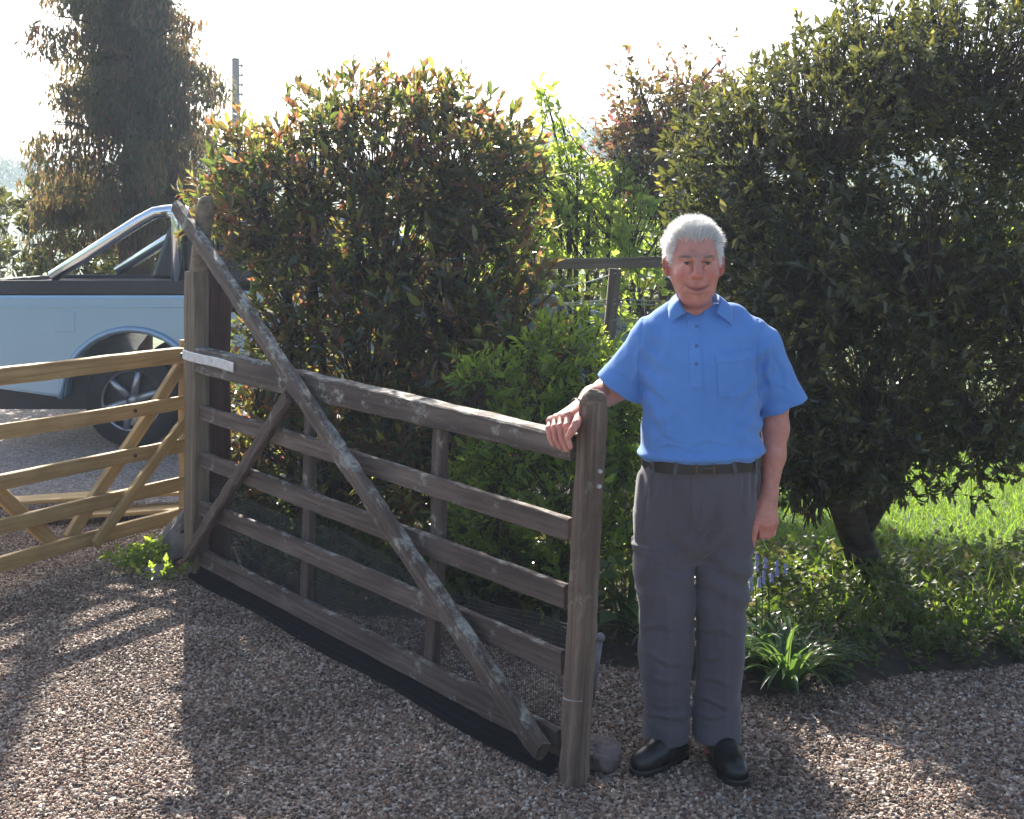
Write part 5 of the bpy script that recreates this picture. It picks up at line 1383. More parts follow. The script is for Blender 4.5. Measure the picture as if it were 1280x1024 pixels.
# torso outline of the shirt (picture columns left and right at picture rows)
TOR = [(378, 848, 905), (386, 836, 922), (394, 826, 932), (404, 816, 941), (420, 806, 950), (450, 804, 951), (480, 804, 951), (510, 803, 951), (540, 802, 950), (556, 802, 950), (566, 803, 948), (574, 806, 946), (580, 807, 946)]
TB = [0.055, 0.075, 0.088, 0.10, 0.112, 0.128, 0.137, 0.146, 0.155, 0.158, 0.157, 0.153, 0.15]
def build_shirt():
    f = Field((0.18, 3.88, 0.85), (1.02, 4.42, 1.52), 0.0036)
    zs = [Z(t[0]) for t in TOR]; cx = [X((t[1] + t[2]) / 2) for t in TOR]; a = [(t[2] - t[1]) / 2 / F * DM for t in TOR]
    cy = [4.185, 4.18, 4.175, 4.17, 4.162, 4.155, 4.15, 4.145, 4.14, 4.138, 4.138, 4.14, 4.14]
    f.loft(zs, cx, cy, a, TB, 2.35, 0, smooth=0.018)
    A = lambda px, py, d: np.array(P(px, py, d))
    # shoulders and sleeves
    CUTS = []
    f.chain([A(840, 398, 4.18), A(815, 424, 4.175), A(771, 486, 4.21), A(768, 490.5, 4.2125)], [0.048, 0.068, 0.075, 0.075], 0.03)
    f.chain([A(916, 396, 4.18), A(948, 431, 4.168), A(981, 509.5, 4.168), A(983, 514, 4.168)], [0.048, 0.068, 0.073, 0.073], 0.03)
    # sleeve ends cut off square, hollow inside
    c, d = A(771, 486, 4.21), A(815, 424, 4.175); n = (c - d); n /= np.linalg.norm(n)
    f.half(c, n, (0.19, 3.95, 0.98), (0.404, 4.42, 1.30)); CUTS.append((c - n * 0.045, c + n * 0.06, 0.0615))
    c, d = A(981, 509.5, 4.168), A(948, 431, 4.168); n = (c - d); n /= np.linalg.norm(n)
    f.half(c, n, (0.798, 3.95, 0.95), (1.02, 4.42, 1.3)); CUTS.append((c - n * 0.045, c + n * 0.06, 0.0595))
    # neck opening with an open V
    f.cone(hp(0.006, 0.06, -0.10), hp(0.008, 0.078, -0.2), 0.066, 0.069, 0, 'sub')
    f.cone(A(871, 384, 4.08), A(871, 396, 4.04), 0.035, 0.010, 0, 'sub')
    # folds, droop over the belt, seams
    def folds(x, y, z):
        u = (x - X(878)) ; w = np.clip((Z(470) - z) / 0.3, 0, 1)
        r = 0.0055 * NZ1(x * 9 + 2, y * 9, z * 6) + 0.0035 * NZ2(x * 18, y * 18, z * 13)
        ang = z + 0.55 * np.abs(u) + 0.025 * NZ3(x * 8, y * 8, z * 8)
        r = r + 0.008 * w * np.sin(ang * 95) * np.clip(np.abs(u) / 0.12, 0.15, 1) * np.clip(NZ2(x * 7 + 3, y * 7, z * 7) + 0.45, 0, 1)
        side = np.clip((np.abs(u) - 0.10) / 0.08, 0, 1) * np.clip((0.25 - np.abs(u)) / 0.05, 0, 1)
        r = r + 0.006 * side * np.sin((x * np.sign(u) * 0.8 - z * 0.9) * 80 + 3 * NZ1(x * 6, y * 6, z * 6)) * np.clip(NZ3(x * 6, y * 6 + 4, z * 6) + 0.4, 0, 1)
        return r
    f.offset(folds, (0.18, 3.88, 0.85), (1.02, 4.42, 1.46))
    f.offset(strokes([(948, 468, 885, 530, .006, .010), (951, 488, 900, 552, .006, .010), (948, 510, 915, 560, .005, .009), (806, 470, 838, 512, .005, .009), (805, 492, 832, 545, .005, .010),
        (830, 566, 842, 510, .004, .010), (895, 568, 880, 520, .004, .010), (918, 566, 925, 528, .004, .009), (815, 556, 900, 562, .004, .007), (850, 553, 935, 550, .0035, .007), (822, 545, 870, 551, .003, .006),
        (945, 436, 922, 505, .004, .011), (842, 412, 822, 470, .003, .012), (905, 412, 928, 440, .003, .012), (858, 500, 850, 548, .003, .012), (885, 470, 890, 540, .003, .012)], 4.02), (0.3, 3.88, 0.93), (0.85, 4.2, 1.44))
    f.offset(strokes([(802, 425, 786, 484, .006, .010), (788, 430, 765, 470, .005, .010), (760, 462, 800, 478, .004, .008), (955, 430, 962, 508, .006, .010), (968, 430, 985, 490, .005, .010), (962, 480, 1000, 492, .004, .008)], 4.12), (0.19, 3.88, 1.05), (1.02, 4.25, 1.42))
    # hem swells softly over the belt
    f.offset(lambda x, y, z: -0.014 * np.exp(-((z - (Z(564) + 0.03 * (x - X(876)))) / 0.016) ** 2) + 0 * y, (0.3, 3.88, 0.9), (0.85, 4.42, 1.05))
    # placket and chest pocket stand proud, armhole seams sink in
    def box(x0, x1, z0, z1, amt):
        return lambda x, y, z: -amt * np.clip((x - x0) / 0.004, 0, 1) * np.clip((x1 - x) / 0.004, 0, 1) * np.clip((z - z0) / 0.004, 0, 1) * np.clip((z1 - z) / 0.004, 0, 1) + 0 * y
    f.offset(box(X(863, 4.02), X(878, 4.02), Z(486, 4.02), Z(402, 4.02), 0.0032), (0.4, 3.88, 1.1), (0.75, 4.1, 1.46))
    f.offset(lambda x, y, z: -0.003 * np.clip((x - X(895, 4.03)) / 0.004, 0, 1) * np.clip((X(946, 4.05) - x) / 0.004, 0, 1) * np.clip((z - Z(497, 4.03)) / 0.004, 0, 1) * np.clip((Z(446, 4.03) - 0.02 * (x - X(895)) - z) / 0.003, 0, 1) + 0 * y, (0.55, 3.88, 1.1), (0.82, 4.14, 1.46))
    f.offset(lambda x, y, z: -0.002 * np.clip((x - X(895, 4.03)) / 0.004, 0, 1) * np.clip((X(946, 4.05) - x) / 0.004, 0, 1) * np.exp(-((z - Z(450, 4.03) + 0.02 * (x - X(895))) / 0.006) ** 2) + 0 * y, (0.55, 3.88, 1.1), (0.82, 4.14, 1.46))
    for p0, p1 in ((A(806, 392, 4.17), A(806, 472, 4.10)), (A(951, 392, 4.17), A(950, 485, 4.09))):
        sx = (p0[0] + p1[0]) / 2
        f.offset(lambda x, y, z, sx=sx: 0.0035 * np.exp(-((x - sx + 0.02 * np.cos((z - 1.25) * 9)) / 0.004) ** 2) + 0 * y, (sx - 0.06, 3.88, 1.16), (sx + 0.06, 4.42, 1.40))
    for a_, b_, r_ in CUTS: f.cone(a_, b_, r_, r_, 0, 'sub')
    co, F_ = f.mesh('shirt', 2)
    o = link('shirt', mesh_np('shirt', co - MO, F_, True), M['shirt'], man)
    # pocket and placket: pieces of cloth sewn on, lying 2-3 mm proud of the front
    fm = co[:, 1] < 4.13
    fx, fy, fz = co[fm, 0], co[fm, 1], co[fm, 2]
    def surf(x, z):
        w = ((fx - x) ** 2 + (fz - z) ** 2); k_ = np.argpartition(w, 4)[:4]; ww = 1 / (w[k_] + 1e-7)
        a_ = float((fy[k_] * ww).sum() / ww.sum()); b_ = float(fy[np.argpartition(w, 10)[:10]].min()) + 0.001; m_ = min(1, max(0, (z - 1.30) / 0.08)); return a_ * (1 - m_) + b_ * m_
    def patch(name, quad, off, nu, nv, parent, tip=0.0):
        quad = [np.array([X(a, 4.02), Z(b, 4.02)]) for a, b in quad]     # tl, tr, br, bl
        v = []; fs = []
        def pt(u, w): return quad[0] * (1 - u) * (1 - w) + quad[1] * u * (1 - w) + quad[2] * u * w + quad[3] * (1 - u) * w + np.array([0, -tip * w * (1 - abs(2 * u - 1))])
        for lay in (0, 1):
            for i in range(nu + 1):
                for j in range(nv + 1):
                    q = pt(i / nu, j / nv); v.append((q[0] - MO[0], surf(*q) - (off if lay == 0 else -0.004) - MO[1], q[1]))
        m_ = (nu + 1) * (nv + 1); g_ = lambda i, j, l: l * m_ + i * (nv + 1) + j
        for i in range(nu):
            for j in range(nv):
                fs.append((g_(i, j, 0), g_(i, j + 1, 0), g_(i + 1, j + 1, 0), g_(i + 1, j, 0)))
        for i in range(nu):
            for j in (0, nv): fs.append((g_(i, j, 0), g_(i + 1, j, 0), g_(i + 1, j, 1), g_(i, j, 1)))
        for j in range(nv):
            for i in (0, nu): fs.append((g_(i, j, 0), g_(i, j + 1, 0), g_(i, j + 1, 1), g_(i, j, 1)))
        me = bpy.data.meshes.new(name); me.from_pydata(v, [], fs); me.update()
        bm = bmesh.new(); bm.from_mesh(me); bmesh.ops.recalc_face_normals(bm, faces=bm.faces); bm.to_mesh(me); bm.free()
        return link(name, me, M['shirt'], parent)
    patch('placket', [(863.5, 401), (877.5, 401), (877.5, 487), (863.5, 487)], 0.0048, 5, 26, o)
    patch('pocket', [(896, 449), (945, 444), (944, 492), (898, 497)], 0.0045, 16, 16, o, 0.008)
    patch('pocket_flap', [(895, 444), (946, 439), (946, 449), (895, 454)], 0.0078, 16, 4, o, 0.006)
    # buttons follow the front surface
    def front(px, py):
        best = None; x, z = X(px, 4.0), Z(py, 4.0)
        m = (np.abs(co[:, 0] - x) < 0.008) & (np.abs(co[:, 2] - z) < 0.008); return co[m, 1].min() if m.any() else 4.0
    for py in (408, 432.5, 455):
        y = front(870.5, py); c = np.array([X(870.5, y), y - 0.0040, Z(py, y)])
        mb = MB(); mb.tube([c + np.array([0, 0.001, 0]), c - np.array([0, 0.0022, 0])], [0.0062, 0.0056], 14)
        link('button', mb.mesh('button', loc=MO), M['button'], o)
    return o, co

def build_collar(shirt, sco):
    """folded collar: stand, fold and fall, open at the front with two points"""
    fm = (sco[:, 1] < 4.13) & (sco[:, 2] > 1.25); fx, fy, fz = sco[fm, 0], sco[fm, 1], sco[fm, 2]
    def surf(p):
        w = (fx - p[0]) ** 2 + (fz - p[2]) ** 2; k_ = np.argpartition(w, 6)[:6]; ww = 1 / (w[k_] + 1e-6)
        return float((fy[k_] * ww).sum() / ww.sum())
    A = lambda px, py, d: np.array(P(px, py, d))
    nc = np.array([0.5945, 4.172, 1.418])
    cols = []                                   # (stand, fold, edge)
    def front(lst):
        out = []
        for f_, e_ in lst:
            fo = A(*f_); ed = A(*e_)
            if len(e_) == 3 and e_[2] < 4.09: ed[1] = min(ed[1], surf(ed) - 0.004)
            out.append((fo + np.array([0, 0.012, -0.016]), fo, ed))
        return out
    left = front([((857.5, 390, 4.070), (837.5, 404.5, 4.08)), ((852.5, 383, 4.083), (836, 397, 4.085)), ((848.5, 374, 4.105), (835, 388, 4.115))])
    right = front([((895.5, 391.5, 4.070), (915, 406.5, 4.08)), ((898, 383, 4.083), (916.5, 397, 4.085)), ((899.5, 372, 4.105), (915.5, 385, 4.115))])
    nat = []
    for th in np.radians([-85, -60, -30, 0, 30, 60, 85]):
        sx, sy = math.sin(th), math.cos(th)
        zf = 0.074 - 0.014 * (abs(th) / 1.48) ** 2
        nat.append((nc + np.array([sx * 0.063, sy * 0.066, zf - 0.03]), nc + np.array([sx * 0.067, sy * 0.07, zf]), nc + np.array([sx * 0.098, sy * 0.092, zf - 0.040])))
    cols = left + nat + right[::-1]
    rows = []
    n = len(cols); K = 6
    def cr(p0, p1, p2, p3, t): return 0.5 * (2 * p1 + (p2 - p0) * t + (2 * p0 - 5 * p1 + 4 * p2 - p3) * t * t + (3 * p1 - p0 - 3 * p2 + p3) * t ** 3)
    for i in range(n - 1):
        for q in range(K + (i == n - 2)):
            t = q / K; c = [cr(*[cols[min(max(i + o_, 0), n - 1)][j] for o_ in (-1, 0, 1, 2)], t) for j in range(3)]
            st, fo, ed = c; outw = np.array([fo[0] - nc[0], fo[1] - nc[1], 0]); outw /= np.linalg.norm(outw)
            g = [st, fo * 0.75 + st * 0.25 + np.array([0, 0, 0.004]), fo + np.array([0, 0, 0.002])]
            for w, bl in ((0.12, 0.005), (0.35, 0.007), (0.6, 0.006), (0.82, 0.003), (1.0, 0.0)):
                g.append(fo * (1 - w) + ed * w + outw * bl)
            rows.append(g)
    k = len(rows[0]); m = len(rows)
    v = [tuple(p - MO) for r in rows for p in r]
    fs = [(i * k + j, i * k + j + 1, (i + 1) * k + j + 1, (i + 1) * k + j) for i in range(m - 1) for j in range(k - 1)]
    me = bpy.data.meshes.new('collar'); me.from_pydata(v, [], fs); me.update()
    bm = bmesh.new(); bm.from_mesh(me); bmesh.ops.recalc_face_normals(bm, faces=bm.faces)
    bmesh.ops.solidify(bm, geom=bm.faces[:], thickness=0.0022); bm.to_mesh(me); bm.free()
    me.polygons.foreach_set('use_smooth', np.ones(len(me.polygons), dtype=bool))
    link('collar', me, M['shirt'], shirt)

def build_trousers():
    f = Field((0.34, 3.90, 0.02), (0.84, 4.40, 1.02), 0.0036)
    wl = [(577, 806, 947, .152), (588, 803, 948, .152), (602, 799, 948, .153), (620, 796, 948, .15), (645, 795, 946, .142), (665, 795, 944, .13), (684, 796, 942, .115), (700, 800, 938, .09)]
    f.loft([Z(q[0]) for q in wl], [X((q[1] + q[2]) / 2) for q in wl], [4.145, 4.145, 4.145, 4.148, 4.152, 4.157, 4.16, 4.165], [(q[2] - q[1]) / 2 / F * DM for q in wl], [q[3] for q in wl], 2.5, 0, smooth=0.02)
    l1 = [(640, 794, 872), (665, 794, 869), (690, 795, 867), (720, 796, 867), (750, 797, 867), (800, 799, 867), (850, 801, 866), (885, 804, 864), (905, 805, 862), (924, 803, 861)]
    l2 = [(640, 866, 946), (665, 866, 944), (690, 867, 942), (720, 868.5, 939), (750, 870, 936), (800, 871.5, 933), (850, 869.5, 931), (880, 865, 929), (900, 866, 928), (923, 867, 927)]
    bb = [.11, .113, .113, .11, .105, .096, .09, .086, .088, .092]
    for l in (l1, l2):
        f.loft([Z(q[0]) for q in l], [X((q[1] + q[2]) / 2) for q in l], [4.155, 4.155, 4.155, 4.155, 4.155, 4.155, 4.16, 4.16, 4.158, 4.155], [(q[2] - q[1]) / 2 / F * DM for q in l], bb, 2.4, 0.006, smooth=0.025)
    for l in (l1, l2):   # hollow cuffs
        cxx = X((l[-1][1] + l[-1][2]) / 2)
        f.loft([0.02, 0.07, 0.13], [cxx] * 3, [4.155] * 3, [0.055, 0.056, 0.048], [0.073, 0.073, 0.066], 2.3, 0, 'sub', smooth=0.01)
    def folds(x, y, z):
        left = x < X(867)
        cx_ = np.where(left, X(832), X(903))
        u = x - cx_
        kn = np.exp(-((z - 0.50) / 0.16) ** 2); cf = np.exp(-((z - 0.10) / 0.11) ** 2); hp_ = np.exp(-((z - 0.80) / 0.10) ** 2)
        r = 0.009 * NZ1(x * 9, y * 8, z * 4 + 2) + 0.0055 * NZ2(x * 18, y * 17, z * 9)
        r = r + 0.0055 * cf * np.sin((z + 0.25 * u * np.where(left, 1, -1) + 0.02 * NZ3(x * 9, y * 9, z * 9)) * 105) * np.clip(NZ1(x * 6, y * 5, z * 8) + 0.6, 0, 1)
        r = r + 0.0105 * kn * np.sin((z * 0.9 - 0.55 * u * np.where(left, 1, -1) + 0.03 * NZ3(x * 7, y * 7, z * 7)) * 70) * np.clip(NZ2(x * 6, y * 6, z * 6) + 0.4, 0, 1)
        r = r * np.clip((z - 0.055) / 0.14, 0.12, 1)
        v_ = np.abs(x - X(867)); r = r + 0.010 * hp_ * np.sin((v_ * 0.9 - (z - 0.76) * 0.55 + 0.012 * NZ3(x * 9, y * 9, z * 9)) * 85) * np.clip(1 - v_ / 0.13, 0, 1)
        r = r - 0.0035 * np.exp(-(u / 0.010) ** 2) * (y < 4.15) * np.clip((0.85 - z) / 0.3, 0, 1)       # soft crease
        r = r + 0.004 * np.sin((x - X(800)) * 230) * np.exp(-((z - 0.90) / 0.05) ** 2) * (np.abs(x - X(876)) > 0.09)     # gathers under the belt
        return r
    f.offset(folds, (0.34, 3.90, 0.02), (0.84, 4.40, 0.955))
    f.offset(strokes([(866, 690, 824, 632, .007, .010), (865, 702, 808, 672, .007, .011), (867, 688, 908, 630, .007, .010), (869, 704, 925, 664, .007, .011), (864, 722, 812, 712, .005, .011), (870, 722, 922, 706, .005, .011),
        (838, 604, 842, 690, .005, .013), (902, 602, 894, 680, .005, .013), (820, 604, 812, 650, .004, .010), (925, 602, 932, 650, .004, .010),
        (802, 792, 852, 782, .006, .011), (804, 822, 862, 838, .006, .011), (806, 850, 850, 858, .005, .010), (876, 786, 928, 800, .006, .011), (873, 830, 926, 818, .006, .011), (876, 852, 920, 862, .005, .010),
        (804, 884, 858, 893, .006, .010), (806, 905, 858, 898, .005, .008), (868, 878, 926, 890, .006, .010), (870, 902, 925, 897, .005, .008), (832, 730, 836, 880, .003, .014), (902, 730, 898, 880, .003, .014)], 4.05), (0.34, 3.9, 0.08), (0.84, 4.4, 0.95))
    # fly seam, side pocket slits, cargo pocket flap
    f.offset(lambda x, y, z: 0.0045 * np.exp(-((x - X(862.5, 4.0)) / 0.003) ** 2) * np.clip((z - Z(665)) / 0.02, 0, 1) + 0 * y, (0.5, 3.9, 0.72), (0.62, 4.1, 0.95))
    f.offset(lambda x, y, z: -0.0022 * np.clip((x - X(863, 4.0)) / 0.003, 0, 1) * np.clip((X(880, 4.0) - x) / 0.003, 0, 1) * np.clip((z - Z(655)) / 0.02, 0, 1) + 0 * y, (0.5, 3.9, 0.72), (0.66, 4.1, 0.95))
    for s, cxp in ((1, 803), (-1, 945)):
        f.offset(lambda x, y, z, s=s, cxp=cxp: 0.004 * np.exp(-((s * (x - X(cxp)) - (Z(595) - z) * -0.10 - 0.012) / 0.003) ** 2) * np.clip((z - Z(662)) / 0.02, 0, 1) * np.clip((Z(596) - z) / 0.01, 0, 1) + 0 * y, (0.34, 3.9, 0.72), (0.84, 4.14, 0.92))
    f.offset(lambda x, y, z: -0.007 * np.clip((X(812) - x) / 0.012, 0, 1) * np.clip((z - Z(742)) / 0.006, 0, 1) * np.clip((Z(676) - z) / 0.004, 0, 1) - 0.004 * np.clip((X(812) - x) / 0.01, 0, 1) * np.clip((z - Z(690)) / 0.004, 0, 1) * np.clip((Z(676) - z) / 0.004, 0, 1) + 0 * y, (0.34, 3.9, 0.5), (0.5, 4.4, 0.75))
    co, F_ = f.mesh('trousers', 1)
    o = link('trousers', mesh_np('trousers', co - MO, F_, True), M['trousers'], man)
    return o, co

def ring(px0, px1, b, th):
    """point on the waist ellipse, th = 0 at the front"""
    cx, a = X((px0 + px1) / 2), (px1 - px0) / 2 / F * DM; n = 2.5
    c, s = math.sin(th), -math.cos(th)
    k = (abs(c) ** n + abs(s) ** n) ** (-1 / n)
    return np.array([cx + a * c * k, 4.14 + b * s * k, 0])
def build_belt(tr):
    n = 72; v = []; fs = []
    zc = lambda th: 0.9565 + 0.005 * math.sin(th)
    prof = [(0.0, -0.019), (0.004, -0.018), (0.004, 0.018), (0.0, 0.019), (-0.006, 0.019), (-0.006, -0.019)]
    for i in range(n):
        th = 2 * math.pi * i / n
        for o_, dz in prof:
            p = ring(804 - o_ * 400, 949 + o_ * 400, 0.156 + o_, th); v.append((p[0] - MO[0], p[1] - MO[1], zc(th) + dz))
    m = len(prof)
    for i in range(n):
        for j in range(m): fs.append((i * m + j, ((i + 1) % n) * m + j, ((i + 1) % n) * m + (j + 1) % m, i * m + (j + 1) % m))
    me = bpy.data.meshes.new('belt'); me.from_pydata(v, [], fs); me.update()
    bm = bmesh.new(); bm.from_mesh(me); bmesh.ops.recalc_face_normals(bm, faces=bm.faces); bm.to_mesh(me); bm.free()
    be = link('belt', me, M['belt'], man)
    c = ring(804, 949, 0.156, -0.06); mb = MB()
    for (x0, x1, z0, z1) in ((-0.03, 0.03, 0.015, 0.021), (-0.03, 0.03, -0.021, -0.015), (-0.03, -0.024, -0.015, 0.015), (0.024, 0.03, -0.015, 0.015), (-0.002, 0.024, -0.002, 0.002)):
        mb.box((c[0] + x0 - MO[0], c[1] - 0.0085 - MO[1], 0.9565 + z0), (c[0] + x1 - MO[0], c[1] - 0.003 - MO[1], 0.9565 + z1))
    link('buckle', mb.mesh('buckle', False, 0.0012), M['buckle'], be)
    for th in (-0.95, -0.52, 0.42, 0.86):
        p = ring(803, 950, 0.159, th); q = ring(803, 950, 0.159, th + 0.03); t = (q - p) / np.linalg.norm(q - p); nr = np.array([t[1], -t[0], 0]); nr = nr if nr[1] < 0 else -nr
        a, b = Vector(p + nr * 0.0035 + np.array([0, 0, 0.932])), Vector(p + nr * 0.0035 + np.array([0, 0, 0.981]))
        plank('belt_loop', a, b, 0.012, 0.003, t, M['trousers'], tr, MO, seg=6, wob=0.0003, cham=0.001)

def build_shoe(name_label, heel, toe, w=0.05):
    heel, toe = np.array(heel, float), np.array(toe, float); u = toe - heel; L = np.linalg.norm(u); u /= L; s = np.array([-u[1], u[0], 0])
    lo = np.minimum(heel, toe) - 0.08; hi = np.maximum(heel, toe) + 0.08; lo[2] = -0.005; hi[2] = 0.17
    f = Field(lo, hi, 0.0036)
    Pp = lambda t, o_, z: heel + u * (t * L) + s * o_ + np.array([0, 0, z])
    f.cone(Pp(0.16, 0, 0.045), Pp(0.55, 0, 0.045), 0.040, 0.046, 0.0)
    f.cone(Pp(0.55, 0, 0.043), Pp(0.84, 0, 0.036), 0.046, 0.040, 0.01)
    f.cone(Pp(0.80, 0, 0.036), Pp(0.90, 0, 0.034), 0.040, 0.034, 0.01)
    f.cone(Pp(0.16, 0, 0.06), Pp(0.2, 0, 0.12), 0.036, 0.038, 0.02); f.cone(Pp(0.2, 0, 0.105), Pp(0.5, 0, 0.058), 0.030, 0.032, 0.02)
    sl, x, y, z = f.sub(lo, hi, 0)
    f.v[sl] = np.maximum(f.v[sl], 0.016 - z)
    # welted sole and heel
    g = Field(lo, hi, 0.0036)
    for a, b, r0, r1 in ((0.14, 0.45, 0.041, 0.042), (0.45, 0.7, 0.042, 0.05), (0.7, 0.88, 0.05, 0.043)):
        g.cone(Pp(a, 0, 0.01), Pp(b, 0, 0.01), r0, r1, 0.005)
    g.v = np.maximum(np.maximum(g.v, (z - 0.022) + 0 * x), (0.001 - z) + 0 * x).astype(np.float32)
    tt = ((x - heel[0]) * u[0] + (y - heel[1]) * u[1]) / L
    g.v = np.maximum(g.v, -np.maximum(np.maximum(np.abs(tt - 0.40) - 0.07, z - 0.008), -1)).astype(np.float32)
    co, F_ = f.mesh('shoe', 1)
    o = link('shoe', mesh_np('shoe', co - MO, F_, True), M['leather'], man)
    co, F_ = g.mesh('sole', 0); link('sole', mesh_np('sole', co - MO, F_, True), M['belt'], o)
    mb = MB()
    for k in range(3):
        a = Pp(0.52 + 0.055 * k, -0.022, 0.094 - 0.006 * k); b = Pp(0.52 + 0.055 * k, 0.022, 0.094 - 0.006 * k); m_ = (a + b) / 2 + np.array([0, 0, 0.007]); mb.tube([a - MO, m_ - MO, b - MO], 0.0025, 5)
    link('lace', mb.mesh('lace'), M['belt'], o)

def build_head_details():
    em, nt, b = new_mat('eye')
    at = nt.nodes.new('ShaderNodeAttribute'); at.attribute_name = 'iris'
    nt.links.new(ramp(nt, at.outputs['Fac'], [(0.0, (0.42, 0.36, 0.33)), (0.42, (0.4, 0.35, 0.32)), (0.48, (0.03, 0.03, 0.03)), (0.78, (0.05, 0.052, 0.052)), (0.82, (0.005, 0.005, 0.005))]), b.inputs['Base Color']); b.inputs['Roughness'].default_value = 0.08
    for s in (-1, 1):
        c = hp(s * 0.0325, -0.0590, -0.001)
        bm = bmesh.new(); bmesh.ops.create_uvsphere(bm, u_segments=24, v_segments=16, radius=0.0118)
        me = bpy.data.meshes.new('eye'); bm.to_mesh(me); bm.free()
        co = np.array([v.co for v in me.vertices]); look = np.array([-0.05, -1, -0.02]); look /= np.linalg.norm(look)
        r = np.arccos(np.clip((co / 0.0118) @ look, -1, 1)); a = me.attributes.new('iris', 'FLOAT', 'POINT'); a.data.foreach_set('value', np.clip(1 - r / 1.0, 0, 1).astype(np.float32))
        me.polygons.foreach_set('use_smooth', np.ones(len(me.polygons), dtype=bool))
        link('eye', me, em, man, Vector(c - MO))
    M['lash'] = plain_mat('dark_lash', (0.05, 0.03, 0.025), 0.6)
    for s in (-1, 1):
        mb = MB(); mb.tube([Vector(hp(s * 0.0325 + q * 0.0135, -0.0728 + 0.0055 * q * q + (0.002 if s * q > 0 else 0) * abs(q), 0.0036 - 0.0034 * q * q) - MO) for q in np.linspace(-1, 1, 11)], [0.0004] + [0.0010] * 9 + [0.0004], 6)
        link('eyelashes', mb.mesh('eyelashes', True), M['lash'], man)
    hm, nt, b = new_mat('white_hair')
    at = nt.nodes.new('ShaderNodeAttribute'); at.attribute_name = 'rnd'
    c = ramp(nt, at.outputs['Fac'], [(0, (0.62, 0.59, 0.56)), (0.35, (0.82, 0.81, 0.79)), (1, (0.95, 0.94, 0.93))]); nt.links.new(c, b.inputs['Base Color']); b.inputs['Roughness'].default_value = 0.45
    tr = nt.nodes.new('ShaderNodeBsdfTranslucent'); nt.links.new(c, tr.inputs['Color']); mx = nt.nodes.new('ShaderNodeMixShader'); mx.inputs[0].default_value = 0.4
    nt.links.new(b.outputs[0], mx.inputs[1]); nt.links.new(tr.outputs[0], mx.inputs[2]); nt.links.new(mx.outputs[0], nt.nodes['Material Output'].inputs[0])
    M['hair'] = hm
    # scalp cap under the strands
    sc, sr = np.array([0.003, 0.047, 0.024]), np.array([0.0815, 0.100, 0.103])
    rg = np.random.default_rng(4)
    def on_scalp(q):
        """q: unit directions; keep those above the hairline"""
        p = sc + q * sr
        front = np.clip(-q[:, 1], 0, 1)
        rec = 0.012 * np.exp(-((np.abs(p[:, 0]) - 0.042) / 0.018) ** 2)        # receding at the temples
        line = np.where(p[:, 1] < 0.0, 0.066 + rec + 0.25 * np.clip(0.0 - np.abs(p[:, 0]) + 0.0, -1, 0) * 0, 0.0)
        side = -0.012 - 0.055 * np.clip((p[:, 1] - 0.03) / 0.08, 0, 1)
        ln = np.where(p[:, 1] < -0.012, np.where(np.abs(p[:, 0]) < 0.066, 0.068 + rec, 0.035), np.where(p[:, 1] < 0.028, -0.006, side))
        return p[:, 2] > ln + rg.normal(size=len(p)) * 0.005
    n = 60000; q = rg.normal(size=(n, 3)); q /= np.linalg.norm(q, axis=1, keepdims=True); q = q[on_scalp(q)][:22000]
    p = sc + q * sr * 0.97; n = len(p)
    nrm = q / sr; nrm /= np.linalg.norm(nrm, axis=1, keepdims=True)
    # brushed back and up; side hair lies down and back, standing off the head
    comb = np.stack([0.25 * np.sign(p[:, 0]) * np.clip(np.abs(p[:, 0]) / 0.05, 0, 1) + 0.25, np.where(p[:, 2] > 0.06, 0.35, 0.5), np.where(p[:, 2] > 0.07, 0.75, np.where(p[:, 2] > 0.03, 0.35, -0.55))], 1)
    cl = rg.normal(size=(90, 3)); cc = (sc + (cl / np.linalg.norm(cl, axis=1, keepdims=True)) * sr); cj = rg.normal(size=(90, 3)) * 0.30
    near = np.argmin(((p[:, None, :] - cc[None]) ** 2).sum(2), 1)
    d = nrm * 0.85 + comb * 0.75 + cj[near] + rg.normal(size=(n, 3)) * 0.22; d /= np.linalg.norm(d, axis=1, keepdims=True)
    L = rg.uniform(0.024, 0.043, n) * np.where(p[:, 2] > 0.055, 1.1, 0.62)
    bend = -nrm * 0.25 + np.stack([np.zeros(n), np.full(n, 0.3), np.full(n, -0.15)], 1)
    wv = np.cross(d, rg.normal(size=(n, 3))); wv /= np.linalg.norm(wv, axis=1, keepdims=True)
    V = []; rows = 5
    for k in range(rows):
        t = k / (rows - 1); c_ = p + d * (L * t)[:, None] + bend * (L * t * t * 0.45)[:, None]; w = (0.00062 * (1 - t) ** 0.7 + 0.00010)
        V += [c_ - wv * w, c_ + wv * w]
    V = np.stack(V, 1).reshape(-1, 3) + HC - MO; b_ = (np.arange(n) * rows * 2)[:, None, None]
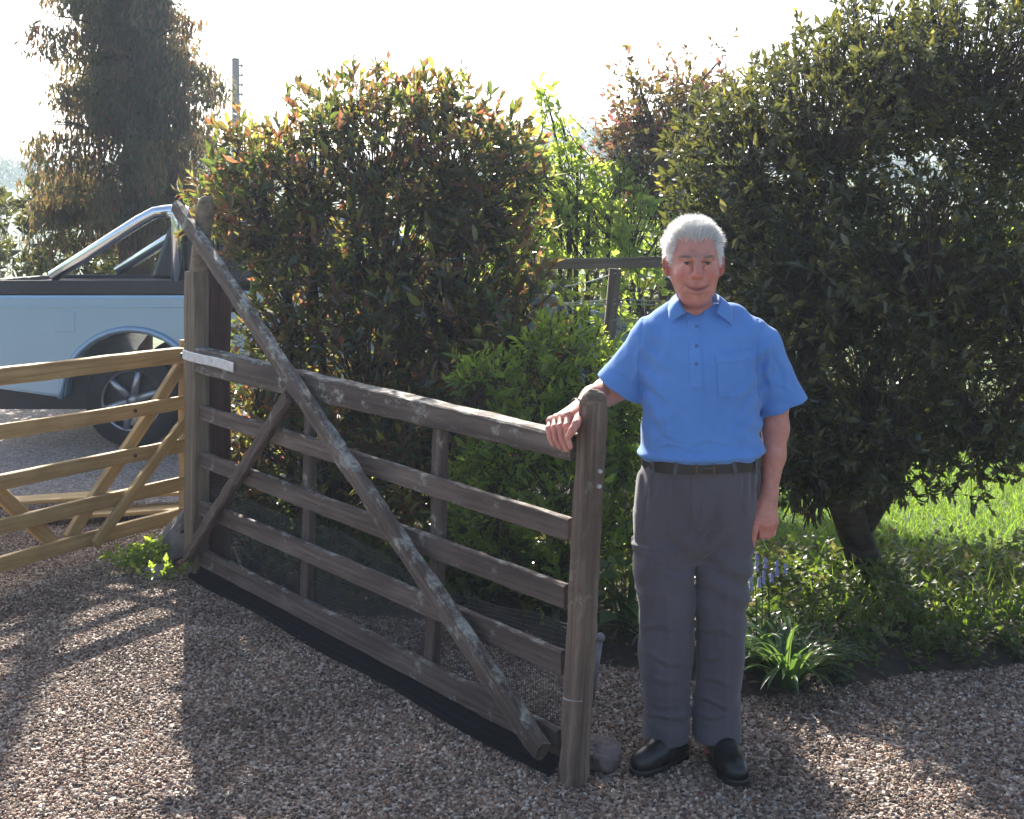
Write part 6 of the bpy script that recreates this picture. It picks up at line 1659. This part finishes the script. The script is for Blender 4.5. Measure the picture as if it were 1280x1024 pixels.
    qd = np.array([[2*k, 2*k+1, 2*k+3, 2*k+2] for k in range(rows - 1)])[None]
    h = link('hair', mesh_np('hair', V, (b_ + qd).reshape(-1, 4), True, {'rnd': np.repeat(np.clip(rg.normal(0.6, 0.22, n) - 0.25 * ((p[:, 1] < 0.0) & (p[:, 2] > 0.05)), 0, 1), rows * 2)}), hm, man); h['kind'] = 'stuff'
    # eyebrows
    M['brow'] = plain_mat('grey_brow', (0.27, 0.20, 0.165), 0.6)
    n = 260
    for s in (-1, 1):
        t = rg.random(n); x = s * (0.014 + 0.038 * t); z = 0.0165 + 0.0045 * np.sin(t * 2.6) - 0.004 * t + rg.normal(size=n) * 0.0022; y = -0.0785 + 0.02 * t ** 1.6
        p = np.stack([x, y, z], 1); d = np.stack([s * np.full(n, 0.9), np.full(n, -0.25), 0.25 + rg.normal(size=n) * 0.3], 1); d /= np.linalg.norm(d, axis=1, keepdims=True)
        wv = np.array([[0, -0.3, 1.0]]) ; V = np.stack([p - wv * .0004, p + wv * .0004, p + d * .009 + wv * .0001, p + d * .009 - wv * .0001], 1).reshape(-1, 3) + HC - MO
        o = link('eyebrow', mesh_np('eyebrow', V, (np.arange(n) * 4)[:, None] + np.array([[0, 1, 2, 3]]), False), M['brow'], man); o['kind'] = 'stuff'

build_body()
shirt_o, shirt_co = build_shirt()
build_collar(shirt_o, shirt_co)
tr_o, tr_co = build_trousers()
build_belt(tr_o)
build_shoe('shoe', (0.55, 4.18, 0), (0.385, 4.02, 0))
build_shoe('shoe', (0.655, 4.20, 0), (0.69, 3.94, 0))
build_head_details()
# thin dark strap on the wrist at the gate
mb = MB(); wr_ = Vector(P(723, 511, 4.11)); ax_ = (Vector(P(742, 500, 4.17)) - wr_).normalized(); a_ = ax_.orthogonal().normalized(); b_ = ax_.cross(a_)
mb.tube([wr_ + (a_ * math.cos(t) + b_ * math.sin(t)) * 0.0335 - Vector(MO) for t in np.linspace(0, 2 * math.pi, 25)], 0.0022, 6, False)
link('wrist_strap', mb.mesh('wrist_strap', True), M['belt'], man)
